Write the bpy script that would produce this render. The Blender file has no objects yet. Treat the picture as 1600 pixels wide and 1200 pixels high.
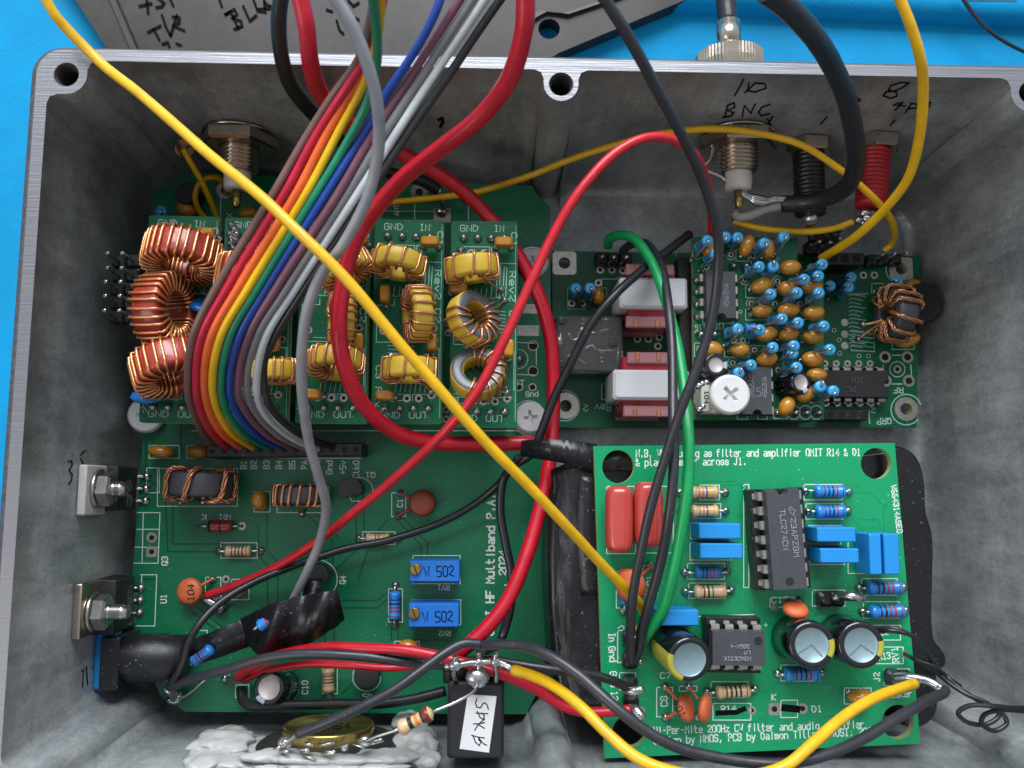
import bpy, bmesh, math, random
from mathutils import Vector, Matrix
from mathutils.geometry import tessellate_polygon
random.seed(7)
R = math.radians
sc = bpy.context.scene
COL = sc.collection

# ---------------------------------------------------------------- camera (all lengths in mm, scaled to metres when built)
S = 0.001
F, NX, NY, H = 1400.0, 760.0, 765.0, 189.0          # focal length in px, foot point of the camera, height over the box floor
_n = Vector(((NX-800)/F, (NY-600)/F, 1.0)).normalized()
_ex = Vector((1, 0, 0)); _ex = (_ex - _n*_n.x).normalized(); _ey = _n.cross(_ex)
_r = R(0.35); _ex, _ey = _ex*math.cos(_r)+_ey*math.sin(_r), -_ex*math.sin(_r)+_ey*math.cos(_r)

def ray(u, v):
    d = Vector(((u-800)/F, (v-600)/F, 1.0))
    return Vector((d.dot(_ex), -d.dot(_ey), -d.dot(_n)))
def at(u, v, z):
    d = ray(u, v); t = (H-z)/-d.z
    return Vector((d.x*t, d.y*t, z))
def on_plane(u, v, p0, nrm):
    d = ray(u, v); c = Vector((0, 0, H)); nrm = Vector(nrm)
    t = (Vector(p0)-c).dot(nrm)/d.dot(nrm)
    return c + d*t
def pxmm(z): return F/(H-z)

cam_d = bpy.data.cameras.new('camera'); cam = bpy.data.objects.new('camera', cam_d); COL.objects.link(cam)
X_, D_, W_ = Vector((1, 0, 0)), Vector((0, 1, 0)), Vector((0, 0, 1))
ax = [_ex, -_ey, -_n]
rot = Matrix([[a.dot(X_), a.dot(-D_), a.dot(-W_)] for a in ax])
cam.matrix_world = Matrix.Translation((0, 0, H*S)) @ rot.to_4x4()
cam_d.sensor_fit = 'HORIZONTAL'; cam_d.sensor_width = 36; cam_d.lens = 36*F/1600
cam_d.clip_start = 0.005; cam_d.clip_end = 20
cam_d.dof.use_dof = True; cam_d.dof.focus_distance = 0.163; cam_d.dof.aperture_fstop = 34
sc.camera = cam

# ---------------------------------------------------------------- light
world = bpy.data.worlds.new('World'); sc.world = world; world.use_nodes = True
nt = world.node_tree; bg = nt.nodes['Background']
tc = nt.nodes.new('ShaderNodeTexCoord'); sx = nt.nodes.new('ShaderNodeSeparateXYZ')
nt.links.new(tc.outputs['Generated'], sx.inputs[0])
rp = nt.nodes.new('ShaderNodeValToRGB')             # the room: dark behind the photographer, pale ceiling towards the window
mp = nt.nodes.new('ShaderNodeMath'); mp.operation = 'MULTIPLY_ADD'; mp.inputs[1].default_value = 0.5; mp.inputs[2].default_value = 0.5
nt.links.new(sx.outputs['Y'], mp.inputs[0]); nt.links.new(mp.outputs[0], rp.inputs[0])
rp.color_ramp.elements[0].position = 0.15; rp.color_ramp.elements[0].color = (0.26, 0.25, 0.25, 1)
rp.color_ramp.elements[1].position = 0.85; rp.color_ramp.elements[1].color = (0.72, 0.78, 0.86, 1)
nt.links.new(rp.outputs[0], bg.inputs[0]); bg.inputs[1].default_value = 0.92
def area(name, loc, target, sx_, sy_, power, col):
    l = bpy.data.lights.new(name, 'AREA'); l.shape = 'RECTANGLE'; l.size = sx_; l.size_y = sy_; l.energy = power; l.color = col
    o = bpy.data.objects.new(name, l); COL.objects.link(o); o.location = loc
    o.rotation_euler = (Vector(target)-Vector(loc)).to_track_quat('-Z', 'Y').to_euler(); return o
area('window_light', (-0.04, 0.95, 0.76), (0.01, 0.0, 0.02), 0.88, 0.68, 22.0, (0.93, 0.97, 1.0))
area('room_lamp', (-0.75, -0.35, 0.75), (0, 0, 0), 0.5, 0.5, 2.5, (1.0, 0.96, 0.9))
sc.view_settings.view_transform = 'Standard'; sc.view_settings.look = 'None'
sc.view_settings.exposure = 0.12; sc.view_settings.gamma = 1; sc.view_settings.use_curve_mapping = False
sc.cycles.use_denoising = True
sc.cycles.max_bounces = 8; sc.cycles.transparent_max_bounces = 12; sc.cycles.caustics_reflective = False; sc.cycles.caustics_refractive = False

# ---------------------------------------------------------------- materials
def lin(c):
    if isinstance(c, str): c = tuple(int(c[i:i+2], 16)/255 for i in (0, 2, 4))
    return tuple(x/12.92 if x <= .04045 else ((x+.055)/1.055)**2.4 for x in c)
def mat(name, col, rough=.5, metal=0, var=0.0, vs=300, bump=0.0, bs=2500, coat=0, trans=0, sss=0, alpha=1, ior=1.5, spec=.5, rvar=.12, dust=0.0, ds=900):
    m = bpy.data.materials.new(name); m.use_nodes = True; t = m.node_tree; b = t.nodes['Principled BSDF']
    c = lin(col)
    b.inputs['Base Color'].default_value = (*c, 1); b.inputs['Roughness'].default_value = rough; b.inputs['Metallic'].default_value = metal
    b.inputs['Coat Weight'].default_value = coat; b.inputs['Coat Roughness'].default_value = .08; b.inputs['Transmission Weight'].default_value = trans
    b.inputs['IOR'].default_value = ior; b.inputs['Alpha'].default_value = alpha; b.inputs['Specular IOR Level'].default_value = spec
    if sss: b.inputs['Subsurface Weight'].default_value = sss; b.inputs['Subsurface Radius'].default_value = (.001, .001, .001)
    co = t.nodes.new('ShaderNodeTexCoord')
    if var:
        n = t.nodes.new('ShaderNodeTexNoise'); n.inputs['Scale'].default_value = vs; n.inputs['Detail'].default_value = 6; n.inputs['Roughness'].default_value = .65
        t.links.new(co.outputs['Object'], n.inputs['Vector'])
        r = t.nodes.new('ShaderNodeValToRGB'); e = r.color_ramp.elements
        e[0].position = .3; e[1].position = .7
        e[0].color = (*[x*(1-var) for x in c], 1); e[1].color = (*[min(1, x*(1+var)) for x in c], 1)
        t.links.new(n.outputs[0], r.inputs[0]); t.links.new(r.outputs[0], b.inputs['Base Color'])
        q = t.nodes.new('ShaderNodeMath'); q.operation = 'MULTIPLY_ADD'; q.inputs[1].default_value = rvar*2; q.inputs[2].default_value = rough-rvar
        t.links.new(n.outputs[0], q.inputs[0]); t.links.new(q.outputs[0], b.inputs['Roughness'])
    if dust:
        v = t.nodes.new('ShaderNodeTexNoise'); v.inputs['Scale'].default_value = ds; v.inputs['Detail'].default_value = 1; t.links.new(co.outputs['Object'], v.inputs['Vector'])
        g2 = t.nodes.new('ShaderNodeValToRGB'); g2.color_ramp.elements[0].position = .715; g2.color_ramp.elements[0].color = (0, 0, 0, 1); g2.color_ramp.elements[1].position = .76; g2.color_ramp.elements[1].color = (dust, dust, dust, 1)
        t.links.new(v.outputs[0], g2.inputs[0])
        mx = t.nodes.new('ShaderNodeMixRGB'); mx.inputs[2].default_value = (.6, .6, .57, 1); t.links.new(g2.outputs[0], mx.inputs[0])
        if b.inputs['Base Color'].is_linked: t.links.new(b.inputs['Base Color'].links[0].from_socket, mx.inputs[1])
        else: mx.inputs[1].default_value = (*c, 1)
        t.links.new(mx.outputs[0], b.inputs['Base Color'])
    if bump:
        n = t.nodes.new('ShaderNodeTexNoise'); n.inputs['Scale'].default_value = bs; n.inputs['Detail'].default_value = 4
        t.links.new(co.outputs['Object'], n.inputs['Vector'])
        p = t.nodes.new('ShaderNodeBump'); p.inputs['Strength'].default_value = bump; p.inputs['Distance'].default_value = .0002
        t.links.new(n.outputs[0], p.inputs['Height']); t.links.new(p.outputs[0], b.inputs['Normal'])
    return m

def cast_mat(name, lo, mid, hi):
    m = bpy.data.materials.new(name); m.use_nodes = True; t = m.node_tree; b = t.nodes['Principled BSDF']
    co = t.nodes.new('ShaderNodeTexCoord'); mx = None
    def noise(scale, st, det=8, rg=.7):
        mpn = t.nodes.new('ShaderNodeMapping'); mpn.inputs['Scale'].default_value = st; t.links.new(co.outputs['Object'], mpn.inputs[0])
        n = t.nodes.new('ShaderNodeTexNoise'); n.inputs['Scale'].default_value = scale; n.inputs['Detail'].default_value = det; n.inputs['Roughness'].default_value = rg
        n.inputs['Distortion'].default_value = .15
        t.links.new(mpn.outputs[0], n.inputs['Vector']); return n
    a, c2, d = noise(55, (1, 1, .8)), noise(300, (1, 1, .22)), noise(1700, (1, 1, .6), 3)
    def mm(op, x, y):
        k = t.nodes.new('ShaderNodeMath'); k.operation = op
        for i, v in enumerate((x, y)):
            if isinstance(v, (int, float)): k.inputs[i].default_value = v
            else: t.links.new(v, k.inputs[i])
        return k.outputs[0]
    s = mm('ADD', mm('MULTIPLY', a.outputs[0], .56), mm('ADD', mm('MULTIPLY', c2.outputs[0], .26), mm('MULTIPLY', d.outputs[0], .18)))
    sc1, sc2 = noise(900, (1, 1, .04), 2, .5), noise(900, (.05, .05, 1), 2, .5)
    s = mm('ADD', s, mm('MULTIPLY', mm('SUBTRACT', mm('ADD', sc1.outputs[0], sc2.outputs[0]), 1.0), .045))
    r = t.nodes.new('ShaderNodeValToRGB'); e = r.color_ramp.elements
    e[0].position = .39; e[0].color = (*lin(lo), 1); e[1].position = .62; e[1].color = (*lin(hi), 1)
    k = e.new(.5); k.color = (*lin(mid), 1)
    t.links.new(s, r.inputs[0]); t.links.new(r.outputs[0], b.inputs['Base Color'])
    b.inputs['Metallic'].default_value = .3
    t.links.new(mm('MULTIPLY_ADD', s, .5), b.inputs['Roughness']); b.inputs['Roughness'].default_value = .5
    rr = t.nodes.new('ShaderNodeMath'); rr.operation = 'MULTIPLY_ADD'; rr.inputs[1].default_value = .6; rr.inputs[2].default_value = .10
    t.links.new(s, rr.inputs[0]); t.links.new(rr.outputs[0], b.inputs['Roughness'])
    p = t.nodes.new('ShaderNodeBump'); p.inputs['Strength'].default_value = .15; p.inputs['Distance'].default_value = .0002
    t.links.new(s, p.inputs['Height']); t.links.new(p.outputs[0], b.inputs['Normal'])
    return m
def brushed_mat(name, col):
    m = mat(name, col, .34, .85); t = m.node_tree; b = t.nodes['Principled BSDF']
    co = t.nodes.new('ShaderNodeTexCoord'); mpn = t.nodes.new('ShaderNodeMapping'); mpn.inputs['Scale'].default_value = (60, 3200, 1)
    t.links.new(co.outputs['Object'], mpn.inputs[0])
    n = t.nodes.new('ShaderNodeTexNoise'); n.inputs['Scale'].default_value = 1; n.inputs['Detail'].default_value = 5; t.links.new(mpn.outputs[0], n.inputs['Vector'])
    p = t.nodes.new('ShaderNodeBump'); p.inputs['Strength'].default_value = .5; p.inputs['Distance'].default_value = .0001
    t.links.new(n.outputs[0], p.inputs['Height']); t.links.new(p.outputs[0], b.inputs['Normal'])
    r = t.nodes.new('ShaderNodeMath'); r.operation = 'MULTIPLY_ADD'; r.inputs[1].default_value = .5; r.inputs[2].default_value = .12
    t.links.new(n.outputs[0], r.inputs[0]); t.links.new(r.outputs[0], b.inputs['Roughness'])
    return m

M = {}
M['cast'] = cast_mat('cast_aluminium', '75797b', '989d9f', 'bbbfc0')
M['lid'] = cast_mat('lid_aluminium', '1f1c1b', '2c2826', '3b3633')
M['rim'] = brushed_mat('machined_aluminium', '8c8c92')
M['mat'] = mat('blue_bench_mat', '0088bd', .7, spec=.2, var=.16, vs=35, bump=.5, bs=1500)
M['matdark'] = mat('blue_bench_slot', '07506f', .6, var=.1)
M['pcb_main'] = mat('green_soldermask', '0a6e48', .32, dust=.35, ds=1900, var=.14, vs=45, bump=.08, bs=900)
M['pcb_fil'] = mat('filter_soldermask', '08623f', .36, dust=.25, ds=2100, spec=.35, var=.08, vs=90, bump=.08, bs=900)
M['pcb_rx'] = mat('receiver_soldermask', '075a39', .36, dust=.25, ds=2100, spec=.35, var=.10, vs=60, bump=.08, bs=900)
M['pcb_amp'] = mat('bright_green_soldermask', '07935e', .30, dust=.3, ds=1800, var=.06, vs=50, bump=.06, bs=900)
M['fr4'] = mat('board_edge', '9aa56c', .7, var=.15)
M['track'] = mat('soldermask_over_gap', '06382a', .4)
M['track_amp'] = mat('amp_track_gap', '0a7f55', .4)
M['silk'] = mat('white_silkscreen', 'dfe6e4', .6)
M['silk_f'] = mat('pale_silkscreen', 'b4d6cc', .6)
M['tin'] = mat('tinned_pad', 'b9b4aa', .32, .75, var=.2, vs=900, bump=.3, bs=1500)
M['solder'] = mat('solder', 'b8b8ba', .22, .95, var=.15, vs=1500, bump=.5, bs=1200)
M['hole'] = mat('drilled_hole_dark', '0a0d0c', .8)
M['lead'] = mat('tinned_lead', 'c9c8c6', .25, .95)
M['steel'] = mat('bright_steel', 'b4b2ae', .26, .95, var=.12, vs=500, bump=.12, bs=900)
M['nickel'] = mat('nickel_plate', 'b9ad9d', .2, .95, var=.1, vs=400)
M['brass'] = mat('brass', 'b6954a', .3, .9, var=.12, vs=900)
M['gold'] = mat('gilt_can', '9c8a4e', .22, .9, var=.2, vs=300)
M['copper'] = mat('enamelled_copper', 'c98a63', .26, .65, var=.12, vs=700, coat=.5)
M['copper2'] = mat('gold_enamelled_copper', 'd48f5c', .26, .65, var=.12, vs=700, coat=.5)
M['core_y'] = mat('yellow_iron_core', 'cdab36', .4, var=.12, vs=300, bump=.15, bs=900)
M['core_r'] = mat('red_iron_core', '9a2f25', .33, var=.16, vs=300, bump=.2, bs=900, coat=.3)
M['core_g'] = mat('grey_core_face', '66686d', .4, .3, var=.12, vs=500)
M['ferrite'] = mat('dark_ferrite', '45464c', .5, var=.12, vs=500, bump=.15)
M['mesh'] = mat('black_mesh', '1b1b1e', .6, var=.5, vs=1800, bump=.8, bs=2200)
M['case'] = mat('glossy_case', '141519', .24, dust=.16, ds=2000, var=.25, vs=120, bump=.2, bs=300)
M['edge'] = mat('dark_edge_and_bore_shade', '4a4648', .7, var=.5, vs=1500, bump=.5, bs=2500)  # speckled outer edge; also colours the shade inside the screw holes
M['blackpl'] = mat('black_plastic', '15161a', .42, dust=.35, ds=2200, var=.2, vs=400, bump=.12, bs=1500)
M['ic'] = mat('grey_epoxy', '3e4046', .55, var=.08, vs=700, bump=.25, bs=3500)
M['ic2'] = mat('dark_epoxy', '1c1d20', .5, var=.1, vs=700, bump=.25, bs=3500)
M['icink'] = mat('chip_ink', '8f9296', .6)
M['icink2'] = mat('faint_chip_ink', '55575a', .6)
M['tape'] = mat('black_tape', '16161b', .33, dust=.25, ds=2000, var=.35, vs=250, bump=.45, bs=350)
M['white'] = mat('white_nylon', 'd8d8d8', .38, var=.04, vs=300, sss=.15)
M['ptfe'] = mat('white_insulator', 'cfcbc4', .4, sss=.1)
M['paper'] = mat('white_tape', 'bfc1c6', .55, var=.05, vs=150, bump=.15, bs=500)
M['label'] = mat('white_label', 'dcdcde', .6, var=.03)
M['bobbin'] = mat('red_bobbin', 'c0303a', .25, trans=.35, var=.12, vs=300)
M['bobbin2'] = mat('pale_red_bobbin', 'b98288', .3, trans=.3)
M['capy'] = mat('mustard_epoxy', 'b97e22', .28, var=.12, vs=350, bump=.12, bs=1200, coat=.4)
M['caplit'] = mat('yellow_epoxy', 'd99a20', .3, var=.1, vs=350, coat=.3)
M['capo'] = mat('orange_disc', 'c9623a', .5, var=.08, vs=400)
M['capr'] = mat('red_brown_disc', '8d4030', .5, var=.08, vs=400)
M['film'] = mat('red_dipped_film', 'b8433c', .22, var=.08, vs=150, bump=.2, bs=250, coat=.6)
M['bluebox'] = mat('blue_box', '1686cf', .5, var=.05, vs=300)
M['trim'] = mat('blue_trimmer', '1a70cc', .45, var=.05, vs=300)
M['bluedisc'] = mat('blue_disc', '1778cc', .3, coat=.4)
M['rblue'] = mat('blue_resistor', '349fd8', .3, var=.06, vs=500, coat=.4)
M['rblue2'] = mat('deep_blue_resistor', '2683d4', .3, var=.06, vs=500, coat=.4)
M['rtan'] = mat('tan_resistor', 'c9a983', .35, var=.06, vs=500, coat=.3)
for k, c in dict(b_brown='6b2a22', b_black='14161f', b_red='a62b28', b_orange='d8792a', b_violet='5a3f96', b_yellow='e0b818', b_green='2b7a3a', b_gold='a8813e', b_navy='16336e').items(): M[k] = mat('band_'+k[2:], c, .35)
M['elec'] = mat('black_sleeve', '101218', .16, var=.2, vs=300, coat=.5)
M['elecy'] = mat('yellow_sleeve', 'a8a040', .3)
M['elecb'] = mat('blue_sleeve', '1f3f78', .3)
M['elecw'] = mat('grey_sleeve_mark', 'a9b2bf', .35)
M['can'] = mat('aluminium_can_top', '8ba5ae', .38, .5, var=.08, vs=600)
M['can2'] = mat('small_can_top', 'bdb5b4', .5, .3, var=.05, vs=600)
M['glassred'] = mat('red_glass', 'a03026', .15, coat=.6)
M['clear'] = mat('clear_cover', 'd8d8d8', .04, trans=.92, ior=1.3)
M['glue'] = mat('hot_glue', 'f8f8f5', .14, trans=.56, ior=1.36, sss=.3, bump=.5, bs=220)
M['ink'] = mat('black_marker', '08080b', .85, spec=.15)
M['sleeve'] = mat('clear_inner_sleeve', 'b9b2ae', .25, trans=.35, sss=.2)
M['relayb'] = mat('relay_base', '3b3b40', .45, var=.2, vs=300)
M['ceramic'] = mat('white_ceramic', 'bdbdb6', .6, var=.12, vs=700)
def wmat(name, c, rough=.38): M[name] = mat(name+'_insulation', c, rough, var=.13, vs=330, bump=.16, bs=900, coat=.1, rvar=.16, dust=.12, ds=2400)
for k, c in dict(w_yellow='dcab0c', w_red='b80c26', w_red2='c01c2c', w_black='1c1d22', w_dark='2a2b31', w_green='06934f', w_grey='8d8d93',
                 r_brown='6b4d47', r_red='b51334', r_orange='e0622a', r_yellow='d8ac0c', r_green='0b7d5c', r_blue='163f94', r_mauve='75485a', r_grey='77777b', r_white='b9c0c4', r_black='232326').items(): wmat(k, c)
# ---------------------------------------------------------------- mesh helpers
class MB:
    def __init__(s): s.v = []; s.f = []; s.m = []; s.sm = []
    def add(s, vs, fs, mat=0, smooth=False, Mx=None):
        o = len(s.v)
        for p in vs: s.v.append((Mx @ Vector(p)) if Mx is not None else Vector(p))
        for f in fs: s.f.append([i+o for i in f]); s.m.append(mat); s.sm.append(smooth)
        return s
    def box(s, c, sz, mat=0, Mx=None, ch=0.0):
        x, y, z = (k/2 for k in sz); c = Vector(c)
        if ch <= 0:
            vs = [c+Vector((a*x, b*y, d*z)) for a in (-1, 1) for b in (-1, 1) for d in (-1, 1)]
            fs = [(0, 1, 3, 2), (4, 6, 7, 5), (0, 4, 5, 1), (2, 3, 7, 6), (0, 2, 6, 4), (1, 5, 7, 3)]
            return s.add(vs, fs, mat, False, Mx)
        rings = []
        for zz, ins in ((-z, ch), (-z+ch, 0), (z-ch, 0), (z, ch)):
            a, b = x-ins, y-ins; k = ch*.8
            rings.append([c+Vector(p) for p in ((a-k, -b, zz), (a, -b+k, zz), (a, b-k, zz), (a-k, b, zz), (-a+k, b, zz), (-a, b-k, zz), (-a, -b+k, zz), (-a+k, -b, zz))])
        return s.loft(rings, mat, True, False, Mx)
    def loft(s, rings, mat=0, caps=True, smooth=True, Mx=None, closed=True):
        n = len(rings[0]); vs = [p for r in rings for p in r]; fs = []
        ms = mat if isinstance(mat, (list, tuple)) else None
        o = len(s.v)
        s.add(vs, [], 0, smooth, Mx)
        for k in range(len(rings)-1):
            for i in range(n if closed else n-1):
                j = (i+1) % n
                s.f.append([o+k*n+i, o+k*n+j, o+(k+1)*n+j, o+(k+1)*n+i]); s.m.append(ms[k] if ms else mat); s.sm.append(smooth)
        if caps:
            s.f.append([o+i for i in reversed(range(n))]); s.m.append(ms[0] if ms else mat); s.sm.append(False)
            s.f.append([o+(len(rings)-1)*n+i for i in range(n)]); s.m.append(ms[-1] if ms else mat); s.sm.append(False)
        return s
    def lathe(s, prof, p0=(0, 0, 0), axis=(0, 0, 1), n=20, mat=0, Mx=None, smooth=True, caps=True, ph=0.0):
        a = Vector(axis).normalized(); u = a.orthogonal().normalized(); w = a.cross(u); p0 = Vector(p0)
        rings = [[p0+a*h+(u*math.cos(ph+2*math.pi*i/n)+w*math.sin(ph+2*math.pi*i/n))*max(r, 1e-3) for i in range(n)] for r, h in prof]
        return s.loft(rings, mat, caps, smooth, Mx)
    def cyl(s, p0, p1, r0, r1=None, n=16, mat=0, Mx=None, smooth=True, ph=0.0):
        p0, p1 = Vector(p0), Vector(p1); d = p1-p0
        return s.lathe([(r0, 0), (r0 if r1 is None else r1, d.length)], p0, d, n, mat, Mx, smooth, True, ph)
    def tube(s, pts, r, n=8, mat=0, Mx=None, caps=True, closed=False):
        pts = [Vector(p) for p in pts]; rr = r if isinstance(r, (list, tuple)) else [r]*len(pts)
        T = [((pts[(i+1) % len(pts)] if closed else pts[min(i+1, len(pts)-1)])-(pts[i-1] if (closed or i) else pts[0])).normalized() for i in range(len(pts))]
        u = T[0].orthogonal().normalized(); rings = []
        for i, p in enumerate(pts):
            u = (u-T[i]*u.dot(T[i]))
            u = u.normalized() if u.length > 1e-6 else T[i].orthogonal().normalized()
            w = T[i].cross(u)
            rings.append([p+(u*math.cos(2*math.pi*k/n)+w*math.sin(2*math.pi*k/n))*rr[i] for k in range(n)])
        return s.loft(rings, mat, caps, True, Mx)
    def ell(s, c, rx, ry, rz, mat=0, Mx=None, n=14, m=8, pw=1.0):
        c = Vector(c); rings = []
        for k in range(m+1):
            t = math.pi*k/m; q = max(math.sin(t), .02)**pw
            rings.append([c+Vector((rx*q*math.cos(2*math.pi*i/n), ry*q*math.sin(2*math.pi*i/n), -rz*math.cos(t))) for i in range(n)])
        return s.loft(rings, mat, True, True, Mx)
    def poly(s, loops, z0, z1, mat=0, side=None):
        """flat plate: loops = [outline, hole, ...] of xy, top at z1"""
        L = [[Vector((p[0], p[1], 0)) for p in l] for l in loops]
        tris = tessellate_polygon(L); flat = [p for l in L for p in l]
        def orient(t):
            a, b, c = (flat[i] for i in t); return t if (b-a).cross(c-a).z > 0 else t[::-1]
        tris = [orient(t) for t in tris]
        s.add([(p.x, p.y, z1) for p in flat], tris, mat)
        if z0 is not None:
            s.add([(p.x, p.y, z0) for p in flat], [t[::-1] for t in tris], mat)
            for l in L:
                n = len(l); s.add([(p.x, p.y, z0) for p in l]+[(p.x, p.y, z1) for p in l], [(i, (i+1) % n, (i+1) % n+n, i+n) for i in range(n)], mat if side is None else side)
        return s

def catmull(pts, sub=8, closed=False):
    P = [Vector(p) for p in pts]; out = []; n = len(P)
    if n < 3: return P
    for i in range(n if closed else n-1):
        p1, p2 = P[i], P[(i+1) % n]
        p0 = P[i-1] if (i or closed) else p1*2-p2
        p3 = P[(i+2) % n] if (closed or i+2 < n) else p2*2-p1
        d0, d1, d2 = [max((b-a).length, 1e-4)**.5 for a, b in ((p0, p1), (p1, p2), (p2, p3))]
        m1 = ((p1-p0)/d0-(p2-p0)/(d0+d1)+(p2-p1)/d1)*d1
        m2 = ((p2-p1)/d1-(p3-p1)/(d1+d2)+(p3-p2)/d2)*d1
        for k in range(sub):
            t = k/sub; t2 = t*t; t3 = t2*t
            out.append(p1*(2*t3-3*t2+1)+m1*(t3-2*t2+t)+p2*(-2*t3+3*t2)+m2*(t3-t2))
    if not closed: out.append(P[-1])
    return out

WM = {}
def _mesh(name, mb, mats, off):
    me = bpy.data.meshes.new(name)
    me.from_pydata([tuple((p-off)*S) for p in mb.v], [], mb.f)
    for k in mats: me.materials.append(M[k])
    me.polygons.foreach_set('material_index', mb.m); me.polygons.foreach_set('use_smooth', mb.sm)
    me.update(); return me
def _centre(mb):
    xs = [p.x for p in mb.v]; ys = [p.y for p in mb.v]; zs = [p.z for p in mb.v]
    return Vector(((min(xs)+max(xs))/2, (min(ys)+max(ys))/2, min(zs)))
def recalc(me):
    b = bmesh.new(); b.from_mesh(me); bmesh.ops.recalc_face_normals(b, faces=b.faces); b.to_mesh(me); b.free()
def bevel(o, w, seg=2, ang=35):
    b = bmesh.new(); b.from_mesh(o.data); bmesh.ops.remove_doubles(b, verts=b.verts, dist=1e-7)
    bmesh.ops.recalc_face_normals(b, faces=b.faces)
    e = [k for k in b.edges if len(k.link_faces) == 2 and k.calc_face_angle(0) > R(ang)]
    bmesh.ops.bevel(b, geom=e, offset=w*S, segments=seg, affect='EDGES', profile=.6, clamp_overlap=True); b.to_mesh(o.data); b.free()
    o.data.polygons.foreach_set('use_smooth', [True]*len(o.data.polygons)); return o
CACHE = {}
def part(name, mb, mats, parent=None, Mx=None, key=None, label=None, fix=True):
    """one mesh object. Mx None: mb is in world mm; else mb is local and Mx (mm) places it. Same key: shared mesh."""
    if isinstance(mats, str): mats = [mats]
    if key is not None and key in CACHE: me = CACHE[key]
    else:
        off = Vector((0, 0, 0)) if Mx is not None else _centre(mb)
        me = _mesh(name, mb, mats, off)
        if fix: recalc(me)
        if key is not None: CACHE[key] = me
    o = bpy.data.objects.new(name, me); COL.objects.link(o)
    Wm = Mx.copy() if Mx is not None else Matrix.Translation(off)
    Wm.translation = Wm.translation*S
    WM[o.name] = Wm
    if parent is not None:
        o.parent = parent; o.matrix_local = WM[parent.name].inverted() @ Wm
    else: o.matrix_world = Wm
    if label: o['label'] = label
    return o
def tag(o, label, cat, group=None, kind=None):
    o['label'] = label; o['category'] = cat
    if group: o['group'] = group
    if kind: o['kind'] = kind
    return o
def empty(name, loc, label, cat, group=None):
    o = bpy.data.objects.new(name, None); COL.objects.link(o); o.empty_display_size = .002
    Wm = Matrix.Translation(Vector(loc)*S); o.matrix_world = Wm; WM[o.name] = Wm
    return tag(o, label, cat, group)
def T(p, az=0.0): return Matrix.Translation(Vector(p)) @ Matrix.Rotation(az, 4, 'Z')
def frame(p, za, yhint=None):
    """matrix whose local z is za"""
    z = Vector(za).normalized()
    x = Vector((-z.y, z.x, 0)) if abs(z.z) < .999 else Vector((1, 0, 0))
    x.normalize(); y = z.cross(x)
    m = Matrix((x, y, z)).transposed().to_4x4(); m.translation = Vector(p); return m
def az_px(p, q, z):
    a, b = at(*p, z), at(*q, z); return math.atan2(b.y-a.y, b.x-a.x)

# ---------------------------------------------------------------- single-stroke lettering
G = {}
for line in """A|022842|1434
B|02083847463505|354443320 2
C|4738180703123243
D|02082846442202
E|48080242|0535
F|480802|0535
G|47381807031232434525
H|0208|4248|0545
I|1232|1838|2228
J|3833221203
K|0208|480542
L|080242
M|0208254842
N|02084248
O|120307183847433212
P|02083847463505
Q|120307183847433212|2442
R|02083847463505|2542
S|473818070615354443321203
T|0848|2822
U|080312324348
V|082248
W|0812263248
X|0248|0842
Y|082548|2522
Z|08480242
a|16364542|441403123243
b|0802|05163645433212
c|4536160503123243
d|4842|4536160503123243
e|044445361605031242
f|38281712|0636
g|46413010|4536160503123243
h|0802|05163645 42
i|2226|2728
j|262110|2728
k|0802|460442
l|18132232
m|0206|05162522|25364542
n|0206|05163645 42
o|120305163645433212
p|0006|0516364543321203
q|4046|4536160503123243
r|0206|041636
s|453616051434433212 03
t|18132232|0636
u|0603123243|4642
v|062246
w|0612253246
x|0246|0642
y|0622|461000
z|06460242
0|120307183847433212
1|172822|1232
2|07183847460342
3|07183847463525|35444332120 3
4|32380444
5|4808053544433202
6|38180603123243443505
7|084812
8|1506071838474635150403123243443 5
9|1232444738180706154 5
.|2223
,|2311
&|4206071827260312224 4
-|1535
+|0545|2327
/|0248
'|2826
:|2223|2526""".split('\n'):
    k, rest = line[0], line[2:]
    G[k] = [[(int(st[i]), int(st[i+1])) for i in range(0, len(st), 2)] for st in (q.replace(' ', '') for q in rest.split('|'))]
def strip(mb, pts, w, fn, mat=0, closed=False):
    """flat ribbon of width w (px) along pixel points, dropped on a surface by fn(px,py)->mm point"""
    q = [pts[0]]
    for p in pts[1:]:
        if math.hypot(p[0]-q[-1][0], p[1]-q[-1][1]) > 1e-3: q.append(p)
    if len(q) < 2: return
    n = len(q); A = []; B = []
    d = []
    for i in range(n-1):
        l = math.hypot(q[i+1][0]-q[i][0], q[i+1][1]-q[i][1]); d.append(((q[i+1][0]-q[i][0])/l, (q[i+1][1]-q[i][1])/l))
    h = w/2
    for i in range(n):
        a = d[i-1] if i else d[0]; b = d[i] if i < n-1 else d[-1]
        t = (a[0]+b[0], a[1]+b[1]); l = math.hypot(*t)
        if l < .3: t = b; l = 1; k = 1
        else: k = min(1.6, 2/l)
        nx, ny = -t[1]/l*h*k, t[0]/l*h*k
        ex = (-a[0]*h if i == 0 else (b[0]*h if i == n-1 else 0)), (-a[1]*h if i == 0 else (b[1]*h if i == n-1 else 0))
        A.append((q[i][0]+nx+ex[0], q[i][1]+ny+ex[1])); B.append((q[i][0]-nx+ex[0], q[i][1]-ny+ex[1]))
    vs = [fn(*p) for p in A]+[fn(*p) for p in B]
    mb.add(vs, [(i, i+1, n+i+1, n+i) for i in range(n-1)], mat)
_lift = [0]
def lifted(fn, up):
    _lift[0] = (_lift[0]+1) % 6; e = up*(1+.12*_lift[0])
    return lambda x, y: fn(x, y)+Vector((0, 0, e))
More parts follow.
